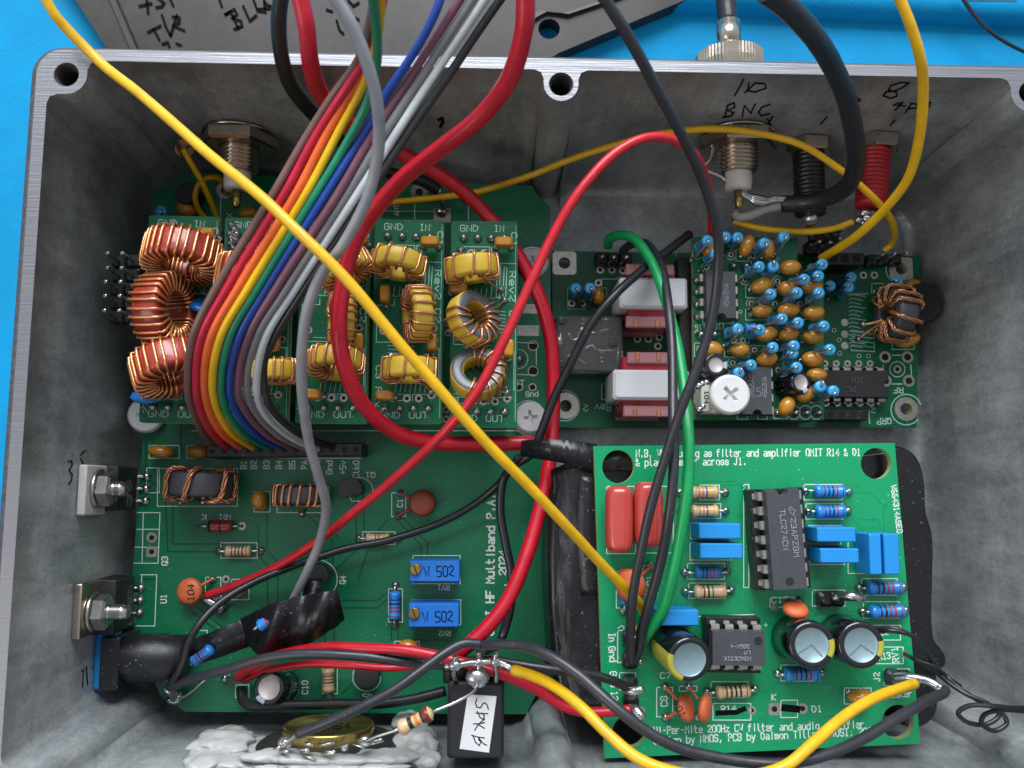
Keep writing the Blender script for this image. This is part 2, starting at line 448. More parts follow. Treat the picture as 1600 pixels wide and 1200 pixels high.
def txt(mb, s, p0, p1, fn, h=None, w=None, mat=0, up=.02, jit=0.0, slant=0.0):
    """letters from pixel p0 to p1 along the baseline; h = cap height in px"""
    L = math.hypot(p1[0]-p0[0], p1[1]-p0[1]); bx, by = (p1[0]-p0[0])/L, (p1[1]-p0[1])/L
    sx = L/(len(s)*5.6-1.6); sy = (h/6.0) if h else sx
    w = w or max(sx, sy)*.85
    ux, uy = by, -bx
    for i, c in enumerate(s):
        if c == ' ' or c not in G: continue
        for st in G[c]:
            P = []
            for (gx, gy) in st:
                gx = gx+i*5.6+(random.uniform(-jit, jit)); gy = gy-2+random.uniform(-jit, jit); gx += gy*slant
                P.append((p0[0]+bx*gx*sx+ux*gy*sy, p0[1]+by*gx*sx+uy*gy*sy))
            strip(mb, P, w, lifted(fn, up), mat)
def line(mb, pts, fn, w=1.2, mat=0, up=.02): strip(mb, pts, w, lifted(fn, up), mat)
def rect(mb, x0, y0, x1, y1, fn, w=1.2, mat=0): line(mb, [(x0, y0), (x1, y0), (x1, y1), (x0, y1), (x0, y0)], fn, w, mat)
def ring(mb, x, y, ro, ri, z, mr=0, mh=1, up=.03, n=16, sq=False):
    c = at(x, y, z); k = 1/pxmm(z); ro *= k; ri *= k
    o = [(c.x+ro*math.cos(2*math.pi*i/n), c.y+ro*math.sin(2*math.pi*i/n)) for i in range(n)]
    if sq: o = [(c.x+ro*max(-1, min(1, 1.45*math.cos(2*math.pi*(i+.5)/n))), c.y+ro*max(-1, min(1, 1.45*math.sin(2*math.pi*(i+.5)/n)))) for i in range(n)]
    q = [(c.x+ri*math.cos(2*math.pi*i/n), c.y+ri*math.sin(2*math.pi*i/n)) for i in range(n)]
    mb.add([(*p, z+up) for p in o]+[(*p, z+up) for p in q], [(i, (i+1) % n, n+(i+1) % n, n+i) for i in range(n)], mr)
    if mh is not None: mb.add([(*p, z+up*.6) for p in q], [tuple(range(n))], mh)
# ---------------------------------------------------------------- electronic parts (each returns a part of the board it is soldered to)
def blob(mb, x, y, z, r, h=.6, mat=0, Mx=None):
    mb.lathe([(r, 0), (r*.86, h*.35), (r*.55, h*.75), (r*.2, h)], (x, y, z), (0, 0, 1), 10, mat, Mx)
RBANDS = dict(blue=['rblue2', 'b_brown', 'b_navy', 'b_black', 'b_red', 'b_navy'], blue2=['rblue2', 'b_navy', 'b_black', 'b_red', 'b_red', 'b_brown'],
              tan=['rtan', 'b_brown', 'b_black', 'b_black', 'b_black', 'b_brown'], tanviolet=['rtan', 'b_gold', 'b_orange', 'b_violet', 'b_yellow', 'b_yellow'],
              tanred=['rtan', 'rtan', 'b_red', 'b_violet', 'b_yellow', 'b_yellow'], tangreen=['rtan', 'b_brown', 'b_black', 'b_green', 'rtan', 'b_gold'],
              tanbrown=['rtan', 'b_brown', 'b_red', 'b_black', 'rtan', 'b_gold'])
def axial(board, p, q, z, kind='blue', r=1.15, name='resistor', lift=1.3, label=None, bodyfrac=.62):
    """lying resistor with its leads soldered at pixels p and q"""
    a, b = at(*p, z), at(*q, z); L = (b-a).length; bl = L*bodyfrac
    key = (name, kind, round(L, 1), r, bodyfrac); mb = MB()
    h = L/2
    mb.tube(catmull([(-h, 0, .1), (-h, 0, lift*.6), (-h+.5, 0, lift), (-bl/2, 0, lift)], 4), .28, 6, 1)
    mb.tube(catmull([(h, 0, .1), (h, 0, lift*.6), (h-.5, 0, lift), (bl/2, 0, lift)], 4), .28, 6, 1)
    blob(mb, -h, 0, .02, .85, .8, 2); blob(mb, h, 0, .02, .85, .8, 2)
    e = .16*bl; pr = [(.35, 0), (r*.8, .03*bl), (r, .08*bl), (r, e), (r*.86, e+.05*bl)]; ms = [0, 0, 0, 0]
    xs = [(.27, 3), (.40, 4), (.53, 5), (.66, 6)]
    for x, m in xs:
        w = .055 if x != .27 else .05
        pr += [(r*.86, (x-.0)*bl), (r*.86, (x+w)*bl)]; ms += [0, m]
    pr += [(r*.86, bl-e-.05*bl), (r, bl-e), (r, bl-.13*bl), (r, bl-.08*bl), (r*.8, bl-.03*bl), (.35, bl)]; ms += [0, 0, 7 if kind.startswith('tan') else 7, 0, 0, 0]
    mb.lathe(pr, (-bl/2, 0, lift), (1, 0, 0), 14, ms)
    B = RBANDS[kind]
    return part(name, mb, [B[0], 'lead', 'solder', B[1], B[2], B[3], B[4], B[5]], board, T((a+b)/2, math.atan2(b.y-a.y, b.x-a.x)), key, label)
def vr(a): return random.uniform(-a, a)
def upright(board, x, y, z, ang=205, kind=0, h=7.2, r=1.2, reach=2.3, zt=None):
    """resistor standing on end; (x,y) is the pixel of its top"""
    c = at(x, y, z+h); c.z = z
    key = ('upright', kind, h, round(reach, 1), r); mb = MB()
    b0 = 1.0; bl = h-b0-.2
    pr = [(.3, 0), (r*.8, .15), (r, .5), (r, 1.2), (r*.86, 1.5)]; ms = [0]*4
    for k, x0 in enumerate((1.9, 2.8, 3.7)):
        pr += [(r*.86, x0), (r*.86, x0+.42)]; ms += [0, 3+(k+kind) % 3]
    pr += [(r*.86, bl-1.35), (r, bl-1.05), (r, bl-.45), (r*.9, bl-.15), (r*.6, bl)]; ms += [0]*5
    mb.lathe(pr, (0, 0, b0), (0, 0, 1), 14, ms)
    mb.tube([(0, 0, 0), (0, 0, b0+.1)], .25, 6, 1)
    mb.tube(catmull([(0, 0, b0+bl-.1), (.12, 0, h+.25), (.6, 0, h+.5), (1.15, 0, h*.9), (reach*.8, 0, h*.55), (reach, 0, h*.25), (reach, 0, 0)], 5), .25, 6, 1)
    blob(mb, reach, 0, .02, .6, .5, 2)
    return part('resistor', mb, ['rblue', 'lead', 'solder', 'b_black', 'b_red', 'b_navy'], board, T(c, R(ang+vr(9))) @ Matrix.Rotation(R(vr(6)), 4, 'X') @ Matrix.Rotation(R(vr(6)), 4, 'Y') @ Matrix.Diagonal((1, 1, 1+vr(.06), 1)), key)
def blobcap(board, x, y, z, rx=1.9, ry=1.25, rz=1.7, ang=0, zc=2.6, name='ceramic_capacitor', mt='capy', tilt=0, label=None):
    c = at(x, y, z+zc)
    key = (name, rx, ry, rz, zc, mt); mb = MB()
    mb.ell((0, 0, 0), rx, ry, rz, 0, pw=.8)
    for sx in (-1, 1):
        mb.tube(catmull([(sx*rx*.55, 0, -rz*.5), (sx*rx*.66, 0, -rz), (sx*1.27, 0, -zc)], 3), .25, 6, 1)
        blob(mb, sx*1.27, 0, -zc, .65, .5, 2)
    q = 1+vr(.07); return part(name, mb, [mt, 'lead', 'solder'], board, T(c, R(ang+vr(9))) @ Matrix.Rotation(R(vr(11)), 4, 'X') @ Matrix.Rotation(R(vr(5)), 4, 'Y') @ Matrix.Diagonal((q*(1+vr(.06)), q*(1+vr(.08)), 1, 1)), key, label)
def chipcap(board, x, y, z, lx=3.4, ly=1.9, lz=2.6, ang=0, zc=2.3):
    c = at(x, y, z+zc+lz*.4)
    key = ('chipcap', lx, ly, lz, zc); mb = MB()
    rings = []
    for k, q in ((-.5, .7), (-.4, .93), (-.2, 1), (.2, 1), (.38, .93), (.5, .68)):
        rings.append([(lx/2*q*math.copysign(abs(math.cos(t))**.45, math.cos(t)), ly/2*q*math.copysign(abs(math.sin(t))**.45, math.sin(t)), lz*k) for t in [2*math.pi*(i+.5)/20 for i in range(20)]])
    mb.loft(rings, 0, True, True)
    for sx in (-1, 1):
        mb.tube([(sx*lx*.36, 0, -lz*.4), (sx*lx*.42, 0, -zc-lz*.4)], .28, 6, 1); blob(mb, sx*lx*.42, 0, -zc-lz*.4, .8, .8, 2)
    c.z = z+zc+lz*.4
    return part('ceramic_capacitor', mb, ['capy', 'lead', 'solder'], board, T(c, R(ang)), key)
def disccap(board, x, y, z, rad, zc, nrm, mt='capo', thick=1.0, legs=None, label=None, mark=None):
    """flat disc capacitor, centre pixel at height zc, disc normal nrm, legs run to the given pixels"""
    c = at(x, y, z+zc); mb = MB(); A = frame(c, nrm)
    mb.lathe([(.2, -thick), (rad*.55, -thick*.92), (rad*.86, -thick*.6), (rad, 0), (rad*.86, thick*.6), (rad*.55, thick*.92), (.2, thick)], (0, 0, 0), (0, 0, 1), 28, 0, A)
    for l in legs or []:
        e = at(*l, z); d = (e-c); st = c+d.normalized()*rad*.85
        mb.tube(catmull([st, st+d*.25+Vector((0, 0, .4)), e+Vector((0, 0, .8)), e], 4), [.55]*5+[.3]*8 if False else .32, 6, 1); blob(mb, e.x, e.y, z+.02, .85, .9, 2)
    o = part('disc_capacitor', mb, [mt, mt if mt != 'bluedisc' else 'lead', 'solder'], board, None, None, label)
    if mark:
        k = MB(); n = Vector(nrm).normalized(); fn = lambda u, v: on_plane(u, v, c+n*(thick*1.06), n)
        txt(k, mark[0], mark[1], mark[2], fn, w=1.3); part('marking', k, ['ink'], o)
    return o
def boxcap(board, x0, y0, x1, y1, z, h=6.5, label=None, mt='bluebox'):
    """box film capacitor; pixel rectangle of its top face"""
    zt = z+h+.4; a, b = at(x0, y0, zt), at(x1, y1, zt)
    mb = MB(); mb.box(((a.x+b.x)/2, (a.y+b.y)/2, z+.4+h/2), (abs(b.x-a.x), abs(b.y-a.y), h), 0, None, .18)
    return part('film_capacitor', mb, [mt], board, None, None, label)
def electrolytic(board, top, base, z, h, r, sleeve='elec', topm='can2', stripe='elecw', vent_glint=True, text=None, inner=.7, label=None, sa=0, sw=.35, va=(200, 320)):
    t, b = at(*top, z+h), at(*base, z); ax_ = t-b; hh = ax_.length; mb = MB(); zz_ = ax_.normalized(); xx_ = (Vector((1, 0, 0))-zz_*zz_.x).normalized(); A = Matrix((xx_, zz_.cross(xx_), zz_)).transposed().to_4x4(); A.translation = b
    n = 36; mb.lathe([(r*.96, .2), (r, .5), (r, 1.2), (r*.95, 1.6), (r, 2.0), (r, hh-.5), (r*.95, hh-.08), (r*.86, hh+.05), (r*inner, hh-.1)], (0, 0, 0), (0, 0, 1), n, 0, A, True, False)
    mb.lathe([(r*inner, hh-.1), (r*inner*.96, hh-.22), (.05, hh-.22)], (0, 0, 0), (0, 0, 1), n, 1, A, True, False)
    # pale stripe wrapped over the rim
    for (a0, a1, m, z0) in ([(R(sa)-sw, R(sa)+sw, 2, 1.6)] if stripe else []):
        st = []
        for (q, zz) in ((1.012, z0), (1.012, hh-.5), (.97, hh-.03), (.87, hh+.09), (inner*1.02, hh-.04)):
            st.append([Vector((r*q*math.cos(a0+(a1-a0)*i/8), r*q*math.sin(a0+(a1-a0)*i/8), zz)) for i in range(9)])
        mb.loft(st, m, False, True, A, closed=False)
    if vent_glint:  # vent scores drawn as bright strips, standing in for their white reflections
        for q in (R(va[0]), R(va[1])):
            d = Vector((math.cos(q), math.sin(q), 0)); w = Vector((-d.y, d.x, 0))*.11
            mb.add([A @ (p+Vector((0, 0, hh-.17))) for p in (w, -w, d*r*inner*.9-w, d*r*inner*.9+w)], [(0, 1, 2, 3)], 3)
    o = part('electrolytic_capacitor', mb, [sleeve, topm, stripe or 'elecw', 'steel'], board, None, None, label)
    if text:
        k = MB()
        for s, a0, zz, hgt in text:
            def fn(u, v, a0=a0, zz=zz, hgt=hgt):
                a = a0+u/r; return A @ Vector((r*1.02*math.cos(a), r*1.02*math.sin(a), zz+v))
            # letters run round the sleeve
            for i, ch in enumerate(s):
                for stt in G.get(ch, []):
                    P = [((gx+i*5.6)*hgt/6, (gy-2)*hgt/6) for gx, gy in stt]
                    strip(k, P, .22, fn)
        part('marking', k, ['elecw' if stripe == 'elecw' else 'elecy'], o, fix=False)
    return o
def toroid(board, c, axis, od, idd, h, turns, span=320, wr=.32, core='core_y', face=None, wire='copper', twisted=False, start=None, name='toroid_inductor', tail=None, label=None, jitter=.18, gap=None):
    A = frame(c, axis); ro, ri = od/2, idd/2; e = min(.7, (ro-ri)*.3); hz = h/2
    prof = [(ri, -hz+e), (ri+e*.3, -hz+e*.3), (ri+e, -hz), (ro-e, -hz), (ro-e*.3, -hz+e*.3), (ro, -hz+e), (ro, hz-e), (ro-e*.3, hz-e*.3), (ro-e, hz), (ri+e, hz), (ri+e*.3, hz-e*.3), (ri, hz-e)]
    n = 44; mb = MB(); rings = []
    for i in range(n):
        a = 2*math.pi*i/n; rings.append([Vector((r*math.cos(a), r*math.sin(a), z)) for r, z in prof])
    rings.append(rings[0]); nn = len(prof)
    o0 = len(mb.v)
    for k in range(n):
        for i in range(nn):
            j = (i+1) % nn
            fm = 1 if i in (2, 8) or (i in (1, 3, 7, 9)) else 0
            mb.add([rings[k][i], rings[k+1][i], rings[k+1][j], rings[k][j]], [(0, 1, 2, 3)], fm, True, A)
    o = part(name, mb, [core, face or core], board, None, None, label)
    bm = bmesh.new(); bm.from_mesh(o.data); bmesh.ops.remove_doubles(bm, verts=bm.verts, dist=1e-7); bmesh.ops.recalc_face_normals(bm, faces=bm.faces); bm.to_mesh(o.data); bm.free()
    # winding: a helix round the rectangular section
    g = wr*(1.0 if not twisted else 1.6)
    sec = [(ro+g, -hz*.6), (ro+g, hz*.6), (ro+g*.6, hz+g*.6), (ro-e, hz+g), (ri+e, hz+g), (ri-g*.6, hz+g*.6), (ri-g, hz*.6), (ri-g, -hz*.6), (ri-g*.6, -hz-g*.6), (ri+e, -hz-g), (ro-e, -hz-g), (ro+g*.6, -hz-g*.6)]
    ns = len(sec); st = R(start if start is not None else 90-span/2); sp = R(span)
    rnd = random.Random(int(c.x*91+c.y*7)); js = [rnd.uniform(-jitter, jitter)*sp/max(turns, 1) for _ in range(turns+2)]
    def P(f):
        k, fr = int(f), f-int(f); s0 = fr*ns; i = int(s0) % ns; q = s0-int(s0)
        r = sec[i][0]*(1-q)+sec[(i+1) % ns][0]*q; z = sec[i][1]*(1-q)+sec[(i+1) % ns][1]*q
        a = st+sp*f/turns+js[k]*(1-fr)+js[k+1]*fr
        return A @ Vector((r*math.cos(a), r*math.sin(a), z))
    w = MB(); steps = turns*ns
    if not twisted:
        pts = [P(i/ns) for i in range(steps)]
        w.tube(pts, wr, 6, 0)
    else:
        pts = catmull([P(i/ns) for i in range(steps)], 3)
        for s in range(3):
            q = []
            for i, p in enumerate(pts):
                t = (pts[min(i+1, len(pts)-1)]-pts[max(i-1, 0)]).normalized(); u = t.orthogonal().normalized(); v = t.cross(u); a = i*.62+s*2.094
                q.append(p+(u*math.cos(a)+v*math.sin(a))*wr*.75)
            w.tube(q, wr*.62, 5, 0)
    for tl in tail or []:
        w.tube(catmull(tl, 5), wr*.9, 6, 0); blob(w, tl[-1].x, tl[-1].y, tl[-1].z, .8, .9, 1)
    part('winding', w, [wire, 'solder'], o)
    return o
def dip(parent, c, az, n, z, sx=1.0, mt='ic', socket=True, notch=True, dot=0, wide=1.0):
    """dual in line chip; c = pixel of the centre of its top. Returns (body, height of top)"""
    zs = 3.6 if socket else .5
    zt = z+zs+3.5; p = at(*c, zt); A = Matrix.Translation((p.x, p.y, z)) @ Matrix.Rotation(az, 4, 'Z') @ Matrix.Scale(sx, 4)
    L = n/2*2.54-.2; W2 = 3.2*wide; mb = MB(); zs /= sx
    lo, mi, hi = zs+.5, zs+1.9, zs+3.5
    def rg(l, w, zz):
        pts = []
        if notch:
            k = 1.0
            pts = [(-l/2, w), (-l/2, k)]+[(-l/2+k*math.sin(t), k*math.cos(t)) for t in [math.pi*i/6 for i in range(1, 6)]]+[(-l/2, -k), (-l/2, -w), (l/2, -w), (l/2, w)]
        else: pts = [(-l/2, w), (-l/2, -w), (l/2, -w), (l/2, w)]
        return [Vector((x, y, zz)) for x, y in pts]
    mb.loft([rg(L-.5, W2-.25, lo), rg(L, W2, mi), rg(L-.5, W2-.25, hi)], 0, True, False, A)
    if dot:
        mb.lathe([(.75, hi+.01), (.7, hi-.001+.02)], (L/2-1.6 if dot == 1 else -L/2+1.5, 0 if dot == 1 else -W2*.45, 0), (0, 0, 1), 18, 1, A)
    o = part('integrated_circuit', mb, [mt, 'ic2'], parent)
    pm = MB()
    for i in range(n//2):
        x = (i-(n/2-1)/2)*2.54
        for s in (-1, 1):
            sec = [(W2-.2, mi), (3.75, mi), (3.95, mi-.25), (4.0, zs+.2 if socket else 1.2), (4.0, 0 if not socket else zs-.6)]
            ww = [.75, .75, .75, .72, .3]; t = .14
            r1 = [[Vector((x-w, s*y, zz)), Vector((x+w, s*y, zz)), Vector((x+w, s*(y-t), zz-t)), Vector((x-w, s*(y-t), zz-t))] for (y, zz), w in zip(sec, ww)]
            pm.loft(r1, 0, True, False, A)
            if not socket: blob(pm, x, s*4.0, .02, .8, .9, 1, A)
    part('pins', pm, ['tin', 'solder'], o)
    sk = None
    if socket:
        sm = MB()
        for s in (-1, 1):
            sm.box((0, s*4.0, zs/2-.1), (n/2*2.54, 1.9, zs-.2), 0, A, .12)
            for i in range(n//2): sm.box(((i-(n/2-1)/2)*2.54, s*4.0, zs-.16), (1.0, .8, .1), 1, A)
        sm.box((-n/4*2.54+.8, 0, zs/2), (1.4, 6.2, zs-.6), 0, A); sm.box((n/4*2.54-.8, 0, zs/2), (1.4, 6.2, zs-.6), 0, A)
        sk = sm
    return o, zt, sk
def header_pins(board, pts, z, hh=2.5, ph=6.5, name='pin_header', solder=False, w=2.4, lean=(0, 0)):
    """straight male header, one black block and one pin for each pixel"""
    mb = MB()
    for x, y in pts:
        c = at(x, y, z)
        mb.box((c.x, c.y, z+hh/2), (w, w, hh), 0, None, .35)
        mb.box((c.x, c.y, z+hh+(ph-hh)/2), (.62, .62, ph-hh), 1, None, .12)
        if solder: blob(mb, c.x, c.y, z+hh, .8, 1.4, 2)
    return part(name, mb, ['blackpl', 'lead', 'solder'], board)
def joints(board, pts, z, r=.85, h=1.1, name='header_joints'):
    """soldered header pins poking through a plugged-in board: one dome each"""
    out = []
    for x, y in pts:
        c = at(x, y, z); mb = MB()
        mb.lathe([(r, 0), (r*.9, h*.3), (r*.62, h*.7), (r*.38, h), (.05, h*1.05)], (0, 0, .02), (0, 0, 1), 12, 0)
        out.append(part('solder_joint', mb, ['solder'], board, T(c), ('joint', r, h)))
    return out
def nylon_screw(x, y, zt, r, label, cross=True, az=0, shaft=6, tilt=(0, 0), group='white nylon screws'):
    c = at(x, y, zt); mb = MB(); A = Matrix.Translation(c) @ Matrix.Rotation(az, 4, 'Z') @ Matrix.Rotation(tilt[0], 4, 'X') @ Matrix.Rotation(tilt[1], 4, 'Y')
    a, b, dp = r*.46, r*.11, .9
    n = 40; top = [(r*.86*math.cos(2*math.pi*i/n), r*.86*math.sin(2*math.pi*i/n)) for i in range(n)]
    cr = [(b, b), (b, a), (-b, a), (-b, b), (-a, b), (-a, -b), (-b, -b), (-b, -a), (b, -a), (b, -b), (a, -b), (a, b)][::-1]
    k = MB(); k.poly([top, cr], None, 0, 0)
    for p, f, m in zip([0], [0], [0]): pass
    mb.add([A @ p for p in k.v], k.f, 0)
    mb.add([A @ Vector((*p, 0)) for p in cr]+[A @ Vector((p[0]*.7, p[1]*.7, -dp)) for p in cr], [(i, (i+1) % 12, (i+1) % 12+12, i+12) for i in range(12)]+[tuple(range(12, 24))], 1)
    mb.lathe([(r*.86, 0), (r*.97, -.25), (r, -.7), (r, -1.6), (r*.96, -1.9), (r*.5, -1.9), (r*.5, -1.9-shaft)], (0, 0, 0), (0, 0, 1), n, 0, A, True, False)
    o = part('nylon_screw', mb, ['white', 'white'], None)
    return tag(o, label, 'screw', group)
def wire(name, pts, r, mt, label, cat='wire', sub=10, n=10, bare=None, group=None):
    P = [at(x, y, z) for x, y, z in pts]
    mb = MB(); Q = catmull(P, sub); from mathutils import noise as NZ
    Q = [p+Vector((NZ.noise(p*.09), NZ.noise(p*.09+Vector((9, 0, 0))), NZ.noise(p*.09+Vector((0, 9, 0)))))*min(.3, r*.22) for p in Q]
    mb.tube(Q, [r*(1+.035*NZ.noise(p*.35)) for p in Q], n, 0)
    o = part(name, mb, [mt], None)
    tag(o, label, cat, group)
    for b in bare or []:
        k = MB(); Q = [at(x, y, z) for x, y, z in b]; k.tube(catmull(Q, 5), r*.5, 6, 0); e = Q[-1]; k.ell(e, r*.9, r*.9, r*.8, 0, None, 8, 5)
        part('bare_end', k, ['solder'], o)
    return o
def sheet(rows, mt, name, label, cat, th=.16, sub=9, group=None, parent=None, wr_=.55, seed=3.1):
    """thin strip lofted through rows of (px,py,z), all rows the same length"""
    rows = [catmull([at(*p) for p in r], sub) for r in rows]
    cols = [catmull([r[i] for r in rows], sub) for i in range(len(rows[0]))]; nu, nv = len(cols), len(cols[0])
    mb = MB(); top = [p for c in cols for p in c]; nrm = []
    for i in range(nu):
        for j in range(nv):
            a = cols[min(i+1, nu-1)][j]-cols[max(i-1, 0)][j]; b = cols[i][min(j+1, nv-1)]-cols[i][max(j-1, 0)]
            q = a.cross(b); q = q.normalized() if q.length > 1e-6 else Vector((0, 0, 1)); nrm.append(q if q.z >= 0 else -q)
    from mathutils import noise as NZ
    if wr_:
        amp = [wr_*((1-2*abs(NZ.noise(p*.26+Vector((seed, 0, 0)))))*.38+(1-2*abs(NZ.noise(Vector((p.x*.9, p.y*.35, p.z)))))*.38) for p in top]
        top = [p+q*a for p, q, a in zip(top, nrm, amp)]
    bot = [p-q*th for p, q in zip(top, nrm)]; N_ = len(top); fs = []
    for i in range(nu-1):
        for j in range(nv-1):
            k = i*nv+j; f = (k, k+nv, k+nv+1, k+1); fs += [f, tuple(x+N_ for x in f[::-1])]
    ed = [i*nv for i in range(nu)]+[(nu-1)*nv+j for j in range(1, nv)]+[i*nv+nv-1 for i in range(nu-2, -1, -1)]+[j for j in range(nv-2, 0, -1)]
    for a, b in zip(ed, ed[1:]+ed[:1]): fs.append((a, b, b+N_, a+N_))
    mb.add(top+bot, fs, 0, True)
    o = part(name, mb, [mt], parent)
    if parent is None: tag(o, label, cat, group)
    return o
# ================================================================ the setting: blue bench mat
mm_ = MB(); mm_.box((0, 0, -3.6), (1400, 1200, 1.0), 0)
bench = part('bench_mat', mm_, ['mat']); bench['kind'] = 'structure'; bench['label'] = 'bright blue silicone bench mat under the box'; bench['category'] = 'mat'
# raised rail of the mat along its far side, with a slot in it
k = MB(); q = [at(1050, -40, -3), at(1050, 16, -3), at(1250, 22, -3), at(1600, 34, -3), at(1900, 44, -3)]
zr = -3.1
prof = [(0, 0), (.5, 3.2), (1.6, 4.6), (3.5, 5.0), (60, 5.0)]
rings = []
for px_, py_ in ((300, -22), (700, 2), (1050, 22), (1300, 33), (1600, 46), (2100, 66), (2600, 86)):
    b = at(px_, py_, zr); rings.append([Vector((b.x, b.y+dy, zr+dz)) for dy, dz in prof])
k.loft(rings, 0, False, True, None, closed=False)
rail = part('mat_ledge', k, ['mat'], bench)
k = MB(); a = at(1508, -14, 2.1); b = at(1590, 3, 2.1); k.box(((a.x+b.x)/2, (a.y+b.y)/2, 1.85), (b.x-a.x, abs(b.y-a.y), .24), 0, None, .1)
part('mat_slot', k, ['matdark'], bench)

# ================================================================ the die-cast box
XL, XR, YT, YB, ZR = -72.5, 94.3, 69.75, -47.7, 47.0
XC = (XL+XR)/2; HOLES = [(-69.5, 67.2), (11.8, 67.1), (91.3, 67.1), (-69.5, -45.2), (11.8, -45.0), (91.3, -45.2)]
def inner_loop(t, ins=0.0):
    """t 0 at the rim .. 1 at the floor"""
    xl, xr, yt, yb = XL+.3*t+ins, XR-.3*t-ins, YT-2.9*t-ins, YB+1.6*t+ins
    P = []
    def arc(cx, cy, r, a0, a1, n=6): P.extend((cx+r*math.cos(R(a0+(a1-a0)*i/n)), cy+r*math.sin(R(a0+(a1-a0)*i/n))) for i in range(n+1))
    rc, rm, f = 3.35+1.6*t, 2.9+.5*t, 1.6+2.2*t
    def corner(cx, cy, sx, sy, xw, yw):
        """boss in a corner, walked from the side wall to the end wall"""
        q = []
        ex_, ey_ = cx+sx*rc, cy+sy*rc
        q += [(xw, ey_+sy*f), (xw+sx*f*.29, ey_+sy*f*.29), (xw+sx*f, ey_)] if abs(cx-xw) > .1 else []
        for i in range(9):
            a = i/8*math.pi/2; q.append((cx+sx*rc*math.sin(a), cy+sy*rc*math.cos(a)))
        q += [(ex_, yw+sy*f), (ex_+sx*f*.29, yw+sy*f*.29), (ex_+sx*f, yw)]
        return q
    m = t*1.5
    tl = corner(HOLES[0][0]+m, HOLES[0][1]-m, 1, -1, xl, yt); tr = corner(HOLES[2][0]-m, HOLES[2][1]-m, -1, -1, xr, yt)
    bl = corner(HOLES[3][0]+m, HOLES[3][1]+m, 1, 1, xl, yb); br = corner(HOLES[5][0]-m, HOLES[5][1]+m, -1, 1, xr, yb)
    def mid(cx, cy, sy, yw, d):
        q = [(cx-d*(rm+f), yw), (cx-d*(rm+f*.29), yw+sy*f*.29), (cx-d*rm, yw+sy*f)]
        for i in range(11):
            a = math.pi*i/10; q.append((cx-d*rm*math.cos(a), cy+sy*rm*math.sin(a)))
        q += [(cx+d*rm, yw+sy*f), (cx+d*(rm+f*.29), yw+sy*f*.29), (cx+d*(rm+f), yw)]
        return q
    P = tl+mid(HOLES[1][0], HOLES[1][1]-m*.6, -1, yt, 1)+tr[::-1]+br+mid(HOLES[4][0], HOLES[4][1]+m*.6, 1, yb, -1)+bl[::-1]
    return P
def rrect(x0, y0, x1, y1, r, n=8):
    P = []
    for cx, cy, a in ((x1-r, y1-r, 0), (x0+r, y1-r, 90), (x0+r, y0+r, 180), (x1-r, y0+r, 270)):
        P += [(cx+r*math.cos(R(a+90*i/n)), cy+r*math.sin(R(a+90*i/n))) for i in range(n+1)]
    return P
ox0, ox1, oy0, oy1 = XL-2.9, XR+2.9, YB-2.5, YT+2.4
def circ(c, r, n=24): return [(c[0]+r*math.cos(2*math.pi*i/n), c[1]+r*math.sin(2*math.pi*i/n)) for i in range(n)]
mb = MB()
hr = 1.95
inr = inner_loop(0, .12)
mb.poly([rrect(ox0+1.05, oy0+.6, ox1-1.05, oy1-.6, 4.2), inr]+[circ(h, hr+.12) for h in HOLES], None, ZR, 1)
o0 = rrect(ox0+1.05, oy0+.6, ox1-1.05, oy1-.6, 4.2); o1 = rrect(ox0, oy0, ox1, oy1, 4.8)
mb.loft([[Vector((*p, z)) for p in l] for l, z in ((o0, ZR), (o1, ZR-.7), (o1, ZR-2.5), (rrect(ox0+.4, oy0+.4, ox1-.4, oy1-.4, 4.8), -3.05))], [2, 2, 0], False, True)
rings = [[Vector((*p, ZR)) for p in inr]]
for z in (ZR-.15, 38, 28, 18, 9, 4.5): rings.append([Vector((*p, z)) for p in inner_loop(1-z/ZR)])
for z, i in ((2.2, .35), (.9, 1.1), (.25, 2.0), (0, 3.0)): rings.append([Vector((*p, z)) for p in inner_loop(1-z/ZR, i)])
mb.loft(rings, 0, False, True)
mb.poly([inner_loop(1, 3.0)], None, 0, 0)
for h in HOLES:
    pr = [(hr+.12, 0), (hr, -.15)]
    for i in range(22): pr += [(hr-.02, -.5-i*.6), (hr-.28, -.8-i*.6)]
    pr += [(hr-.3, -19), (.05, -19)]
    mb.lathe(pr, (h[0], h[1], ZR), (0, 0, 1), 24, 2, None, True, False)  # bores take the dark edge colour as painted shade inside the holes
box = part('diecast_box', mb, ['cast', 'rim', 'edge'], fix=False)
tag(box, 'open grey die-cast aluminium box with bright machined rim holding all the circuit boards', 'enclosure')
bme = bmesh.new(); bme.from_mesh(box.data); bmesh.ops.remove_doubles(bme, verts=bme.verts, dist=1e-6); bmesh.ops.recalc_face_normals(bme, faces=bme.faces); bme.to_mesh(box.data); bme.free()
# wall planes
TOPW = (Vector((0, YT, ZR)), Vector((0, -1, 2.9/47)).normalized())
LEFTW = (Vector((XL, 0, ZR)), Vector((1, 0, .3/47)).normalized())
RIGHTW = (Vector((XR, 0, ZR)), Vector((-1, 0, .3/47)).normalized())
def onw(W, d=.08): return lambda u, v: on_plane(u, v, W[0]+W[1]*d, W[1])
def atw(W, u, v, d=0): return on_plane(u, v, W[0]+W[1]*d, W[1])
